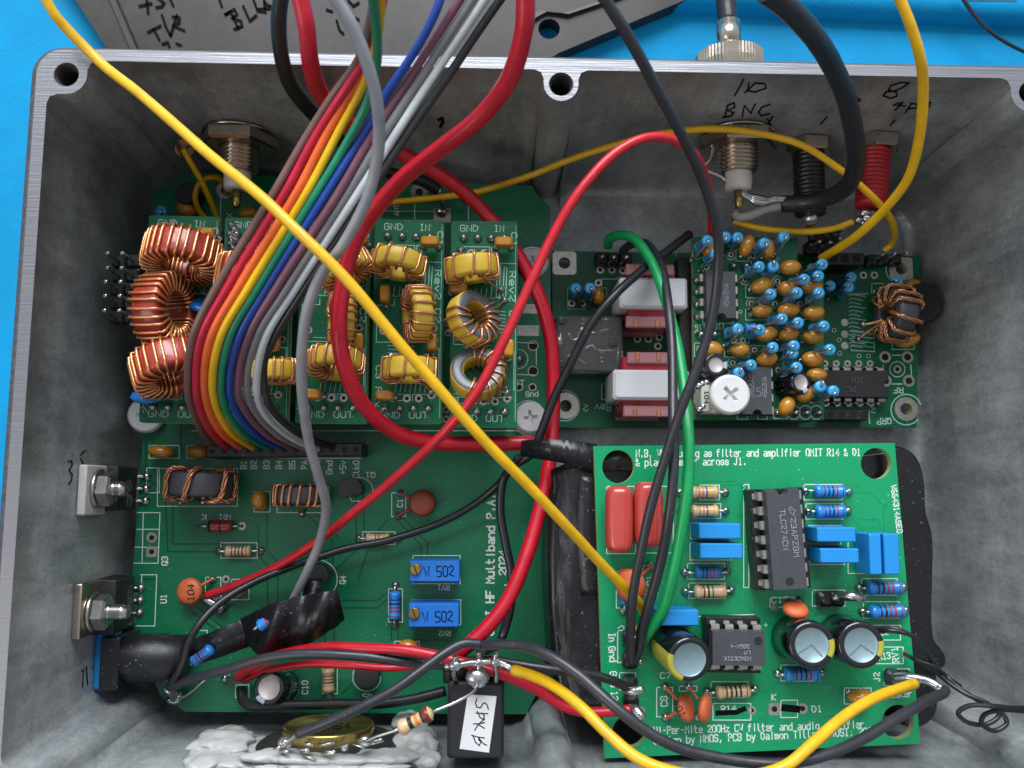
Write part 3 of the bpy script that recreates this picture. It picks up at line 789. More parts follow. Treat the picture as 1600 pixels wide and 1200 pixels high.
# marker writing on the walls
k = MB(); tw = onw(TOPW, .1)
for pts in ([(1162, 124), (1156, 136), (1148, 149)], [(1170, 130), (1168, 142), (1180, 144), (1197, 138), (1195, 131), (1180, 130), (1164, 145)],
            [(1137, 165), (1133, 181), (1130, 184)], [(1137, 165), (1147, 161), (1148, 168), (1136, 173), (1146, 176), (1143, 181), (1130, 184)],
            [(1160, 182), (1163, 165), (1173, 177), (1180, 163)], [(1203, 163), (1190, 168), (1185, 176), (1190, 181), (1202, 178)],
            [(1157, 191), (1154, 200)], [(1207, 183), (1196, 200)], [(1199, 186), (1205, 197)],
            [(1420, 130), (1408, 129), (1392, 134), (1388, 141), (1400, 144), (1402, 150), (1392, 154), (1380, 150), (1384, 144), (1400, 142), (1412, 136), (1420, 130)],
            [(1396, 165), (1404, 161), (1411, 160), (1402, 165), (1414, 166)], [(1411, 160), (1399, 172)], [(1424, 162), (1415, 176)], [(1424, 162), (1434, 163), (1432, 169), (1420, 170)], [(1444, 162), (1454, 160), (1452, 166), (1440, 170)],
            [(1398, 188), (1391, 196)], [(1292, 183), (1282, 194)], [(1333, 157), (1342, 154), (1344, 157), (1338, 160)]):
    strip(k, pts, 2.4, tw)
part('marker_writing', k, ['ink'], box, fix=False)
k = MB(); lw = onw(LEFTW, .1)
for pts in ([(107, 721), (112, 720), (113, 727), (108, 735), (113, 741), (112, 750), (108, 757)], [(126, 711), (133, 704)], [(126, 716), (130, 724)],
            [(128, 1049), (131, 1046), (129, 1073)], [(135, 1042), (137, 1069)], [(146, 1043), (156, 1041)], [(150, 1079), (157, 1068)]):
    strip(k, pts, 2.0, lw)
part('marker_writing', k, ['ink'], box, fix=False)
# rub-marks on the casting
k = MB()
for pts in ([(686, 187), (690, 185), (692, 190), (688, 198)],): strip(k, pts, 5, tw)
part('marker_spot', k, ['ink'], box, fix=False)

# ================================================================ the lid behind the box
zl = 1.2
def lp(x, y, z=zl): p = at(x, y, z); return (p.x, p.y)
ol = [(235, 182), (470, 254), (600, 198), (860, 90), (868, 86), (872, 83), (1070, 0), (1330, -112), (1180, -420), (20, -420), (45, -110), (118, 0)]
hole = [(858+17*math.cos(2*math.pi*i/20), 45+16*math.sin(2*math.pi*i/20)) for i in range(20)]
mb = MB(); mb.poly([[lp(*p) for p in ol[::-1]], [lp(*p) for p in hole]], -3.0, zl, 0)
# raised inner platform with its lip, notched round the screw hole
pl = [(240, 165), (470, 235), (640, 165), (822, 95), (826, 55), (838, 32), (856, 22), (876, 24), (890, 26), (960, 2), (1200, -100), (1100, -400), (60, -400), (170, 0)]
q0 = [Vector((*lp(*p), zl)) for p in pl[::-1]]; c0 = sum(q0, Vector())/len(q0)
q1 = [p+Vector((0, 0, 1.0))+(c0-p).normalized()*.3 for p in q0]; q2 = [p+(c0-p).normalized()*1.3 for p in q1]; q3 = [p+(c0-p).normalized()*.5-Vector((0, 0, .8)) for p in q2]
mb.loft([q0, q1, q2, q3], 0, False, False)
mb.poly([[(p.x, p.y) for p in q3]], None, q3[0].z, 0)
lid = part('box_lid', mb, ['lid'])
tag(lid, 'grey-brown die-cast lid with marker notes lying on the blue mat behind the box', 'lid')
k = MB(); fl = lambda x, y: Vector((*lp(x, y, zl+.45), zl+.45))
for pts in ([(218, 9), (236, 5)], [(229, 0), (231, 20)], [(240, -8), (256, 4), (252, 10), (244, 11)], [(264, -5), (270, 8)],
            [(231, 50), (250, 40)], [(240, 46), (248, 61)], [(253, 24), (259, 42), (266, 55)], [(266, 55), (276, 24)], [(270, 26), (280, 27), (279, 36), (270, 40), (287, 47)], [(254, 68), (262, 66), (264, 72)], [(276, 68), (282, 70)],
            [(352, 22), (360, 18), (372, 44)], [(352, 22), (366, 14), (370, 22), (362, 28), (376, 32), (378, 40), (366, 45)], [(380, 10), (390, 32), (400, 24)], [(396, 0), (402, 16), (414, 18), (412, -4)], [(404, 14), (426, 12)], [(414, 4), (422, 10), (430, 8)], [(343, 0), (346, 9)],
            [(511, 15), (518, 17)], [(526, 32), (530, 46), (536, 52)], [(555, 28), (560, 30)], [(544, 0), (552, 9), (560, 4)]):
    strip(k, pts, 3.8, fl)
part('marker_writing', k, ['ink'], lid, fix=False)
# ================================================================ main amplifier board
ZM = 8.0
def fm(x, y): return at(x, y, ZM)
def pz(x, y, z): p = at(x, y, z); return (p.x, p.y)
out = [(246, 268), (832, 290), (836, 300), (846, 312), (859, 322), (860, 420), (862, 640), (862, 900), (850, 1040), (838, 1085), (822, 1116), (290, 1112), (250, 1087), (208, 980), (207, 900), (222, 700), (238, 310)]
mb = MB(); mb.poly([[pz(x, y, ZM) for x, y in out[::-1]]], ZM-1.6, ZM, 0, 1)
mainb = part('amplifier_board', mb, ['pcb_main', 'fr4'])
tag(mainb, 'large dark green amplifier board filling the left half of the box under the filter boards', 'circuit board')
# copper track outlines under the soldermask
k = MB()
for pts in ([(426, 640), (428, 700)], [(228, 690), (228, 745), (248, 762), (270, 790), (270, 850), (350, 850)], [(258, 770), (262, 862), (360, 862)], [(283, 640), (283, 700), (292, 715)], [(335, 640), (335, 690)],
            [(404, 822), (404, 868), (418, 884), (418, 1000)], [(417, 800), (417, 860), (434, 878), (434, 960)], [(482, 805), (520, 846), (520, 900)], [(490, 800), (528, 838)], [(556, 770), (557, 860), (508, 905)], [(568, 770), (569, 850)],
            [(606, 812), (590, 830)], [(620, 812), (658, 852), (658, 870)], [(630, 810), (668, 848), (668, 870)], [(505, 938), (590, 938), (612, 920)], [(530, 950), (590, 950), (606, 935)], [(612, 975), (612, 1000)], [(622, 975), (622, 1005)],
            [(508, 985), (508, 1020)], [(522, 985), (522, 1020)], [(536, 1083), (556, 1062)], [(300, 955), (345, 990)], [(310, 950), (350, 982)], [(345, 960), (375, 935)], [(570, 690), (570, 720)], [(575, 860), (560, 905)], [(720, 1090), (700, 1090)], [(640, 1000), (700, 1000)], [(225, 905), (245, 905)], [(640, 690), (640, 690)]):
    line(k, pts, fm, 2.1, 0, .012)
part('track_outlines', k, ['track'], mainb, fix=False)
k = MB()
# component outlines
rect(k, 233, 696, 280, 716, fm); rect(k, 292, 696, 345, 716, fm)
line(k, [(320, 716), (563, 716), (563, 706)], fm); rect(k, 246, 732, 371, 791, fm, 1.1); rect(k, 229, 731, 249, 770, fm)
line(k, [(213, 801), (250, 801), (247, 880), (209, 880)], fm); line(k, [(224, 801), (222, 880)], fm); line(k, [(213, 827), (249, 827)], fm); line(k, [(211, 855), (248, 855)], fm)
line(k, [(220, 898), (245, 898), (242, 978), (213, 978)], fm); line(k, [(222, 898), (220, 920)], fm)
rect(k, 345, 848, 402, 872, fm); rect(k, 567, 831, 617, 851, fm); rect(k, 433, 761, 514, 801, fm); rect(k, 397, 768, 422, 800, fm); rect(k, 612, 770, 634, 807, fm)
line(k, [(545, 775), (550, 783), (574, 783)]+[(560+23*math.cos(R(a)), 767-21*math.sin(R(a))) for a in range(-45, 96, 12)], fm)
line(k, [(497+30*math.cos(R(a)), 905-30*math.sin(R(a))) for a in range(-65, 86, 12)], fm); line(k, [(497, 875), (488, 885)], fm)
line(k, [(573+22*math.cos(R(a)), 1058-22*math.sin(R(a))) for a in range(180, 361, 14)]+[(592, 1040), (554, 1040), (551, 1058)], fm)
rect(k, 645, 868, 719, 912, fm); rect(k, 643, 937, 720, 976, fm); rect(k, 607, 920, 629, 972, fm); rect(k, 504, 1040, 527, 1084, fm); rect(k, 616, 1002, 655, 1014, fm)
rect(k, 321, 902, 345, 935, fm); rect(k, 362, 905, 389, 937, fm); rect(k, 368, 1070, 389, 1090, fm, 1.4); rect(k, 358, 1040, 380, 1062, fm)
line(k, [(440+28*math.cos(R(a)), 1072-28*math.sin(R(a))) for a in range(-70, 81, 15)], fm)
rect(k, 471, 925, 474, 950, fm); line(k, [(300, 985), (324, 985), (324, 1010)], fm); line(k, [(460, 673), (832, 673)], fm, 1.4); line(k, [(340, 673), (300, 673)], fm, 1.4); line(k, [(345, 300), (345, 345)], fm); line(k, [(648, 310), (648, 345)], fm); line(k, [(732, 310), (732, 345)], fm)
rect(k, 353, 806, 360, 829, fm)
for s, x in (('B1', 385), ('B2', 401), ('B3', 421), ('B4', 440), ('B5', 461), ('PA', 480), ('TR', 500), ('Gnd', 519), ('+5v', 540), ('Clk0', 561)):
    n = len(s); txt(k, s, (x, 720+n*6.2+(2 if n > 2 else 0)), (x, 720), fm, 9, 1.5)
txt(k, 'Q1', (586, 738), (571, 738), fm, 8, 1.4); txt(k, 'D1', (355, 804), (342, 804), fm, 8, 1.4); txt(k, 'K', (322, 804), (316, 804), fm, 8, 1.4)
txt(k, 'Q3', (262, 883), (262, 870), fm, 9, 1.6); txt(k, 'U1', (260, 942), (260, 929), fm, 9, 1.6); txt(k, 'Q4', (540, 912), (540, 900), fm, 9, 1.5)
txt(k, 'C1', (629, 792), (629, 780), fm, 8, 1.4); txt(k, 'C10', (481, 1084), (481, 1064), fm, 9, 1.5); txt(k, 'Q5', (581, 1084), (567, 1084), fm, 8, 1.5)
txt(k, 'RV1', (702, 914), (684, 914), fm, 8, 1.4); txt(k, 'RV2', (704, 985), (686, 985), fm, 8, 1.4); txt(k, 'RX', (362, 347), (362, 334), fm, 7, 1.3); txt(k, 'ANT', (623, 337), (623, 320), fm, 7, 1.3)
txt(k, 'T1', (497, 752), (497, 744), fm, 7, 1.2); txt(k, 'UT', (802, 603), (820, 602), fm, 8, 1.4); txt(k, 'Gnd', (822, 620), (841, 619), fm, 8, 1.4)
txt(k, 'G CI HF Multiband P.A.', (771, 992), (773, 772), fm, 12, 2.5); txt(k, '. 2024', (791, 918), (791, 860), fm, 11, 2.3)
line(k, [(808, 535), (836, 536)], fm); line(k, [(838, 545), (838, 570)], fm); line(k, [(808, 585), (836, 586)], fm); line(k, [(810+15*math.cos(R(a)), 561-15*math.sin(R(a))) for a in range(-90, 91, 15)], fm); line(k, [(826+26*math.cos(R(a)), 652-26*math.sin(R(a))) for a in range(20, 161, 14)], fm)
rect(k, 596, 330, 690, 344, fm, .8)
part('silkscreen', k, ['silk'], mainb, fix=False)
k = MB()
for x, y in ((237, 840), (237, 862), (378, 822), (622, 806), (353, 905), (700, 505), (700, 520), (697, 640), (697, 655), (705, 612)): ring(k, x, y, 8 if x < 300 else 6, 4 if x < 300 else 2.6, ZM, sq=(y == 862))
ring(k, 833, 540, 8.5, 7, ZM); ring(k, 833, 580, 8.5, 7, ZM); ring(k, 811, 605, 6.5, 4.4, ZM); ring(k, 832, 605, 6.5, 4.4, ZM); ring(k, 352, 297, 14.5, 7, ZM); ring(k, 655, 300, 14, 6, ZM); ring(k, 828, 655, 27, 10, ZM, 0, 1, .02); ring(k, 832, 410, 26, 9, ZM, 0, 1, .02)
for x0, y0, x1, y1 in ((806, 508, 842, 525), (806, 475, 842, 490), (678, 325, 704, 348)):
    a, b = at(x0, y0, ZM), at(x1, y1, ZM); k.add([(a.x, a.y, ZM+.03), (b.x, a.y, ZM+.03), (b.x, b.y, ZM+.03), (a.x, b.y, ZM+.03)], [(0, 1, 2, 3)], 0)
part('solder_pads', k, ['tin', 'hole'], mainb, fix=False)
k = MB(); c = at(690, 330, ZM); k.tube(catmull([at(683, 288, ZM+4), at(686, 305, ZM+3), at(692, 322, ZM+1), c], 4), .9, 8, 0); blob(k, c.x, c.y, ZM, 1.5, 1.2, 0); part('solder_joint', k, ['solder'], mainb); k = MB(); e = at(728, 310, ZM); blob(k, e.x, e.y, ZM, 1.3, 1.2, 0); part('solder_joint', k, ['solder'], mainb); k = MB(); e = at(811, 561, ZM); blob(k, e.x, e.y, ZM, 1.2, 1.2, 0)
part('solder_joint', k, ['solder'], mainb)
# long double header standing beside the filters
for x, y in [(167, 395), (190, 395), (167, 418), (189, 418), (164, 440), (187, 440), (163, 462), (186, 462), (162, 485), (185, 485)]:
    zt = 31; c = at(x, y, zt); k = MB()
    k.box((c.x, c.y, ZM+1.2), (2.45, 2.45, 2.4), 0, None, .3); k.box((c.x, c.y, ZM+16.5), (2.5, 2.5, 2.6), 0, None, .3); k.box((c.x, c.y, (ZM+zt)/2), (.62, .62, zt-ZM), 1, None, .12)
    part('header_pin', k, ['blackpl', 'lead'], mainb, Matrix.Translation(Vector((0, 0, 0))) if False else None)
# black socket strip taking the ribbon
a, b = at(322, 705, ZM+8), at(566, 702, ZM+8); n = 13
k = MB(); A = T(((a.x+b.x)/2, (a.y+b.y)/2, ZM), math.atan2(b.y-a.y, b.x-a.x)); L = (b-a).length
k.box((0, 0, 4), (L, 2.5, 8), 0, A, .2)
for i in range(n): k.box((-L/2+(i+.5)*L/n, 0, 8.01), (.9, .9, .06), 1, A)
part('socket_strip', k, ['blackpl', 'hole'], mainb)
# capacitors, inductors, resistors
blobcap(mainb, 252, 706, ZM, 2.6, 1.35, 1.6, 0); blobcap(mainb, 310, 706, ZM, 2.0, 1.3, 1.6, 5)
blobcap(mainb, 405, 782, ZM, 1.9, 1.4, 1.8, 95, 2.4); blobcap(mainb, 372, 921, ZM, 1.6, 1.4, 1.7, 40, 2.6, mt='caplit'); blobcap(mainb, 637, 1010, ZM, 2.3, 1.4, 1.7, 0)
blobcap(mainb, 291, 328, ZM, 2.1, 1.4, 1.7, -8); blobcap(mainb, 388, 335, ZM, 2.1, 1.4, 1.7, 10)
c = at(306, 757, ZM+9); c.z = ZM+6.2
toroid(mainb, c, (0.02, 1, .0), 11.6, 6.6, 4.6, 6, 340, .42, 'ferrite', None, 'copper', True, None, 'ferrite_transformer', jitter=.2)
for x in (282, 318, 357):
    k = MB(); p = at(x, 784, ZM); blob(k, p.x, p.y, ZM+.02, .9, .9); part('solder_joint', k, ['solder'], mainb)
c = at(463, 774, ZM+8.5); c.z = ZM+5.2
toroid(mainb, c, (0.0, 1, 0), 9.4, 5, 3.4, 15, 310, .3, 'ferrite', None, 'copper', False, None, 'ferrite_inductor', tail=[[at(470, 788, ZM+3), at(472, 795, ZM+1.5), at(472, 803, ZM)]])
axial(mainb, (342, 861), (408, 860), ZM, 'tan', 1.15); axial(mainb, (561, 841), (622, 842), ZM, 'tanred', 1.15); axial(mainb, (618, 914), (617, 976), ZM, 'blue2', 1.2, bodyfrac=.72); axial(mainb, (514, 1036), (515, 1086), ZM, 'tanbrown', 1.25, bodyfrac=.75)
# glass diode
k = MB(); A = T(at(344, 822, ZM+1.4), 0); k.lathe([(.3, -2.3), (1.15, -2.1), (1.2, -1.6), (1.2, 1.6), (1.15, 2.1), (.3, 2.3)], (0, 0, 0), (1, 0, 0), 14, [2, 2, 0, 0, 0], A)
k.tube([A @ Vector((2.2, 0, 0)), at(371, 822, ZM+1.2), at(378, 822, ZM)], .27, 6, 1); k.tube([A @ Vector((-2.2, 0, 0)), at(312, 822, ZM+1.2), at(309, 822, ZM)], .27, 6, 1); k.lathe([(1.21, .1), (1.22, .1), (1.22, .35), (1.21, .35)], (0, 0, 0), (1, 0, 0), 14, 2, A, True, False)
part('diode', k, ['glassred', 'lead', 'ic2'], mainb)
disccap(mainb, 660, 786, ZM, 2.65, 2.0, (.1, .12, 1), 'capr', .8, [(626, 771), (622, 806)]); 
disccap(mainb, 296, 924, ZM, 2.6, 3.2, (-.15, .1, 1), 'capo', .9, [(333, 905), (334, 940)], mark=('104', (303, 938), (303, 913), 10))
def to92(x, y, az, zt=5.2, mt='ic2'):
    c = at(x, y, ZM+zt); c.z = ZM; k = MB(); A = T(c, az)
    lp_ = [(2.3*math.cos(R(t)), 2.3*math.sin(R(t))) for t in range(-35, 216, 10)]
    k.loft([[Vector((*p, z)) for p in lp_] for z in (1.4, zt)], 0, True, False, A)
    for s in (-1, 0, 1): k.tube([(s*1.27, .3, 1.4), (s*1.27, .3, 0)], .25, 6, 1, A)
    o = part('transistor', k, [mt, 'lead'], mainb); bevel(o, .18, 2); return o
to92(547, 765, R(10)); to92(494, 900, R(10)); to92(573, 1056, R(180))
for (x0, y0, x1, y1, lab) in ((641, 872, 718, 913, 'RV1'), (639, 939, 717, 984, 'RV2')):
    zt = ZM+6.5; a, b = at(x0, y0+4, zt), at(x1, y1-4, zt); k = MB(); c = (a+b)/2
    k.box((c.x, c.y, ZM+3.4), (b.x-a.x, abs(b.y-a.y), 6.2), 0, None, .15)
    for s in (-1, 1): k.box((c.x+s*(b.x-a.x)*.44, b.y-.25, ZM+2.5), (.8, .6, 5), 0, None, .1)
    o = part('trimmer', k, ['trim'], mainb)
    k = MB(); p = at(x0+8, (y0+y1)/2-3, zt+.6); k.lathe([(1.05, -.8), (1.05, 0), (.95, .12)], p, (0, 0, 1), 22, 0); k.box((p.x, p.y, p.z+.12), (.26, 1.9, .05), 1, Matrix.Translation(p) @ Matrix.Rotation(R(20), 4, 'Z') @ Matrix.Translation(-p)); part('adjusting_screw', k, ['brass', 'ic2'], o)
    k = MB(); f7 = lambda x, y: at(x, y, zt+.03); ym = y1-13
    txt(k, '502', (x0+42, ym+1), (x0+68, ym), f7, 16, 1.7); txt(k, 'W', (x0+23, ym+1), (x0+31, ym), f7, 15, 1.6); part('marking', k, ['ink'], o, fix=False)
electrolytic(mainb, (420, 1075), (446, 1072), ZM, 8.0, 3.1, 'elec', 'can2', 'elecw', False, [('25v', R(-40), 4, 1.3), ('10', R(40), 4, 1.4)], .68, sa=235)
# small blue part and loose inductor ends hidden behind the first filter
upright(mainb, 250, 330, ZM, 300, 1, 6.5)
k = MB(); p = at(290, 300, ZM+5); k.lathe([(2.2, 0), (2.3, .4), (2.3, 4.4), (2.1, 4.8)], (p.x, p.y, ZM), (0, 0, 1), 18, 0); part('transistor', k, ['ic2'], mainb)
k = MB(); p = at(330, 940, ZM); k.tube(catmull([at(320, 935, ZM+1.5), at(330, 941, ZM+1.6), at(349, 953, ZM+1.3)], 4), 1.0, 8, 0); part('solder_joint', k, ['solder'], mainb)
nylon_screw(226, 648, ZM+2.3, 3.6, 'white nylon screw head half under the corner of the red-coil filter board', False)
nylon_screw(829, 652, ZM+2.3, 3.2, 'white cross-head nylon screw at the lower right corner of the rightmost filter board', True, R(8))
nylon_screw(832, 410, ZM+1.5, 3.2, 'white nylon screw half hidden under the crossing red wires', False)

# ================================================================ devices bolted to the left wall
def bolted(name, lab, tab, body, bolt, tabmt, notch, mark):
    """tab/body: (z of lower edge, z of upper edge, y px top, y px bottom at that z)"""
    z0, z1, ya, yb = tab; w = XL
    y1, y0 = at(150, ya, z1).y, at(150, yb, z1).y
    r = empty(name, (w, (y0+y1)/2, body[0]), lab, 'transistor', 'power devices bolted to the left wall')
    k = MB(); k.box((w+.2+.75, (y0+y1)/2, (z0+z1)/2), (1.5, y1-y0, z1-z0), 0, None, .25); o = part('mounting_tab', k, [tabmt], r); bevel(o, .15, 2)
    b0, b1, ya, yb, th = body; y1b, y0b = at(200, ya, b1).y, at(200, yb, b1).y
    k = MB(); x0 = w+.2; k.loft([[Vector((x0+(th if s else 0), y, z)) for s, y, z in ((0, y0b, zz), (1, y0b+.2, zz), (1, y1b-.2, zz), (0, y1b, zz))] for zz in (b0, b1)], 0, True, False)
    bd = part('device_body', k, ['ic2'], r); bevel(bd, .3, 2)
    for i in (-1, 0, 1):
        yy = (y0b+y1b)/2+i*2.4; k = MB(); k.tube(catmull([(w+2.2, yy, b0+.3), (w+2.4, yy, ZM+1.2), (w+4.0, yy, ZM+.5), (w+5, yy, ZM)], 4), .42, 6, 0); blob(k, w+5, yy, ZM, 1.0, .8, 0); part('leg', k, ['solder'], r)
    yc = (y0b+y1b)/2 if bolt is None else bolt[1]; zc = bolt[0]; x1 = w+1.75
    k = MB(); k.lathe([(3.5, 0), (3.6, .15), (3.6, .5), (3.5, .6)], (x1, yc, zc), (1, 0, 0), 26, 0); k.lathe([(2.9, .6), (3.2, .8), (3.2, 2.6), (2.7, 2.95), (.5, 2.95)], (x1, yc, zc), (1, 0, 0), 6, 0, None, False); part('nut', k, ['steel'], r)
    k = MB(); pr = [(1.45, 2.8)]
    for i in range(int(bolt[2]/.55)): pr += [(1.5, 3.0+i*.55), (1.25, 3.27+i*.55)]
    k.lathe(pr+[(1.2, 3.1+bolt[2]), (.05, 3.15+bolt[2])], (x1, yc, zc), (1, 0, 0), 20, 0); part('bolt', k, ['steel'], r)
    if mark:
        k = MB(); n = Vector((1, 0, 0)); fn = lambda u, v: on_plane(u, v, Vector((x0+th+.03, 0, 0)), n)
        for s, p, q, h in mark: txt(k, s, p, q, fn, h, 1.1)
        part('marking', k, ['icink'], bd, fix=False)
    return r
bolted('power_transistor', 'power transistor with white ceramic tab washer, upper of the two bolted to the left wall', (18.5, 27.5, 726, 806), (9.5, 19, 727, 800, 3.6), (22.5, at(160, 764, 24).y, 2.0), 'ceramic', False, [('35', (205, 790), (205, 750), 6)])
bolted('voltage_regulator', 'black voltage regulator with clipped metal tab, lower of the two bolted to the left wall', (18.0, 26.5, 912, 1000), (9.5, 18.5, 905, 993, 4.2), (21.5, at(160, 958, 23).y, 3.2), 'nickel', True, [('L7805CV', (206, 975), (206, 922), 6), ('GK01Z VS', (214, 972), (214, 926), 5), ('CHN 342', (221, 968), (221, 932), 5)])

# ================================================================ power jack on the left wall
c = at(245, 1034, 17); yc, zc = c.y, 14.0; yc = at(240, 1034, 18).y
xs = at(197, 1034, 16).x; xe = at(292, 1034, 16).x
r = empty('power_jack', (XL, yc, zc-5), 'black barrel power jack with bright blue flange in the lower left corner', 'connector')
k = MB(); k.box((XL+1.2, yc-.2, zc-2.2), (2.0, 10.4, 9.5), 0, None, .4); k.box((XL+2.6, yc+4.4, zc+1.2), (3.2, 1.8, 2.4), 0, None, .2); part('flange', k, ['bluebox'], r)
k = MB(); k.box((XL+3.9, yc-.3, zc-.4), (3.4, 9.6, 10.0), 0, None, .3); part('collar', k, ['blackpl'], r)
k = MB(); k.lathe([(4.3, 0), (4.45, .3), (4.45, 8.5), (4.2, 9), (4.2, 12.2), (3.4, 12.6)], (XL+4, yc, zc), (1, 0, 0), 30, 0); part('barrel', k, ['blackpl'], r)

# ================================================================ five plug-in filter boards
ZF = 24.5
BOARDS = [((233, 336), (343, 339), (217, 660), (330, 662)), ((352, 340), (458, 341), (340, 661), (450, 662)), ((471, 341), (578, 344), (461, 661), (573, 662)), ((586, 342), (694, 345), (580, 663), (690, 662)), ((705, 345), (809, 346), (703, 667), (808, 668))]
FLAB = ['filter board with three big red toroid coils, leftmost of the five', 'filter board almost wholly covered by the rainbow ribbon cable', 'filter board crossed by the thick red wire loop, yellow coils half hidden',
        'filter board with three yellow coils all standing on edge', 'filter board with two yellow coils lying open towards the camera, rightmost of the five']
FB = []
for (tl, tr, bl, br), lab in zip(BOARDS, FLAB):
    ff = lambda x, y: at(x, y, ZF)
    P = [at(*p, ZF) for p in (bl, br, tr, tl)]
    q = []
    for i in range(4):
        a, b, c = P[i-1], P[i], P[(i+1) % 4]; q += [b+(a-b).normalized()*.5, b+((a-b).normalized()+(c-b).normalized())*.12, b+(c-b).normalized()*.5]
    mb = MB(); mb.poly([[(p.x, p.y) for p in q]], ZF-1.6, ZF, 0, 1)
    o = part('filter_board', mb, ['pcb_fil', 'fr4']); tag(o, lab, 'filter board', 'plug-in filter boards'); FB.append(o)
    def uv(u, v): # board coordinates 0..1 across, 0..1 down -> pixel
        x0, y0 = tl[0]+(tr[0]-tl[0])*u, tl[1]+(tr[1]-tl[1])*u; x1, y1 = bl[0]+(br[0]-bl[0])*u, bl[1]+(br[1]-bl[1])*u
        return (x0+(x1-x0)*v, y0+(y1-y0)*v)
    k = MB()
    def T2(s, u0, v0, u1, v1, h=9.5, w=1.25): txt(k, s, uv(u0, v0), uv(u1, v1), ff, h, w)
    def L2(*pts, w=1.0): line(k, [uv(*p) for p in pts], ff, w)
    T2('GND', .14, .05, .40, .05); T2('IN', .65, .05, .79, .05); T2('GND', .13, .972, .40, .972); T2('OUT', .54, .972, .80, .972)
    T2('C1', .91, .055, .91, .12, 8, 1.2); T2('Rev2 C2', .88, .245, .88, .50, 9, 1.2); T2('C3', .055, .715, .055, .775, 9, 1.2); T2('Rev2', .055, .82, .055, .95, 9, 1.2); T2('J', .02, .93, .06, .93, 7, 1)
    L2((.19, .165), (.19, .125), (.58, .125), (.58, .165)); L2((.61, .165), (.61, .125), (.95, .125)); L2((.63, .205), (.98, .205))
    for i, (u, v0, v1) in enumerate(((.70, .22, .37), (.745, .215, .375), (.80, .22, .37), (.84, .225, .375), (.62, .31, .375), (.54, .33, .375), (.46, .33, .375), (.38, .33, .375), (.30, .33, .375), (.22, .33, .375))): L2((u, v0), (u-.02, v1), (u+.035, v1))
    for i in range(7): L2((.60, .43+i*.017), (.82, .44+i*.017), w=.8)
    for i in range(6): L2((.22, .58+i*.018), (.60, .585+i*.018), w=.8)
    L2((.05, .42), (.30, .42), (.30, .39)); L2((.05, .42), (.05, .60), (.26, .60)); L2((.78, .63), (.95, .63), (.95, .82)); L2((.12, .885), (.12, .855), (.55, .855), (.55, .885), (.12, .885)); L2((.58, .885), (.58, .855), (.92, .855)); L2((.97, .02), (.97, .97), w=.6)
    for i in range(8): L2((.35+.07*i, .80), (.33+.07*i, .845), w=.8)
    part('silkscreen', k, ['silk_f'], o, fix=False)
    k = MB()
    for u, v in ((.30, .155), (.50, .155), (.13, .185), (.87, .53), (.88, .59), (.15, .545), (.67, .875), (.85, .86), (.30, .875), (.50, .875)): x, y = uv(u, v); ring(k, x, y, 6.2, 3.1, ZF)
    part('solder_pads', k, ['tin', 'hole'], o, fix=False)
    joints(o, [uv(u, .083) for u in (.19, .40, .60, .80)]+[uv(u, .925) for u in (.19, .40, .60, .81)], ZF)
    k = MB()
    for v in (.083, .925):
        a, b = at(*uv(.1, v), ZF-1.6), at(*uv(.9, v), ZF-1.6); k.box(((a.x+b.x)/2, (a.y+b.y)/2, (ZM+ZF-1.6)/2), (b.x-a.x, 2.5, ZF-1.6-ZM-.1), 0)
    part('header_socket', k, ['blackpl'], o)
def stand(fb, x, y, az, od, idd, h, turns, core, wr, span=310, el=0, zc=None, wirem='copper', tail=None, face=None, start=None):
    """coil standing on a filter board; (x,y) pixel of the middle of its upper side, az direction of its axis"""
    z = ZF+(od/2+.7 if zc is None else zc); c = at(x, y, ZF+(od*.93 if zc is None else zc)); c.z = z
    a = (math.cos(R(el))*math.cos(R(az)), math.cos(R(el))*math.sin(R(az)), math.sin(R(el)))
    return toroid(FB[fb], c, a, od, idd, h, turns, span, wr, core, face or core, wirem, False, start, tail=tail)
RED = (12.9, 7.4, 5.2); YEL = (9.6, 5.0, 3.6)
stand(0, 270, 389, 268, *RED, 26, 'core_r', .27, 335, 15, wirem='copper2', face='core_r')
stand(0, 243, 476, 2, *RED, 27, 'core_r', .27, 335, 15, wirem='copper2')
stand(0, 253, 568, 293, *RED, 24, 'core_r', .27, 335, 14, wirem='copper2')
stand(1, 388, 424, 262, *RED, 20, 'core_r', .3, 330, wirem='copper2'); stand(1, 405, 500, 185, *YEL, 14, 'core_y', .25); stand(1, 412, 578, 275, *YEL, 14, 'core_y', .25, wirem='copper')
stand(2, 535, 414, 300, *YEL, 16, 'core_y', .25, 320, 10); stand(2, 528, 495, 182, *YEL, 17, 'core_y', .25, 320, 18)
stand(2, 520, 563, 271, *YEL, 15, 'core_y', .25, 325, 16, tail=[[at(532, 590, ZF+2), at(545, 600, ZF+1), at(556, 611, ZF)]])
stand(3, 619, 405, 263, *YEL, 9, 'core_y', .25, 320, 8); stand(3, 650, 484, 186, *YEL, 15, 'core_y', .25, 325, 20)
stand(3, 637, 574, 271, *YEL, 8, 'core_y', .25, 300, 4, tail=[[at(650, 592, ZF+2), at(662, 600, ZF+1.5), at(674, 612, ZF)]])
stand(4, 737, 413, 278, 9.4, 5, 3.9, 8, 'core_y', .25, 310, 0, tail=[[at(757, 432, ZF+3), at(770, 446, ZF+2), at(783, 452, ZF)], [at(722, 398, ZF+3), at(720, 392, ZF+1), at(720, 390, ZF)]])
stand(4, 738, 497, 22, 9.8, 5, 3.8, 11, 'core_y', .25, 250, 46, 5.6, face='core_g', start=60, tail=[[at(757, 480, ZF+4), at(775, 480, ZF+2.5), at(788, 469, ZF)]])
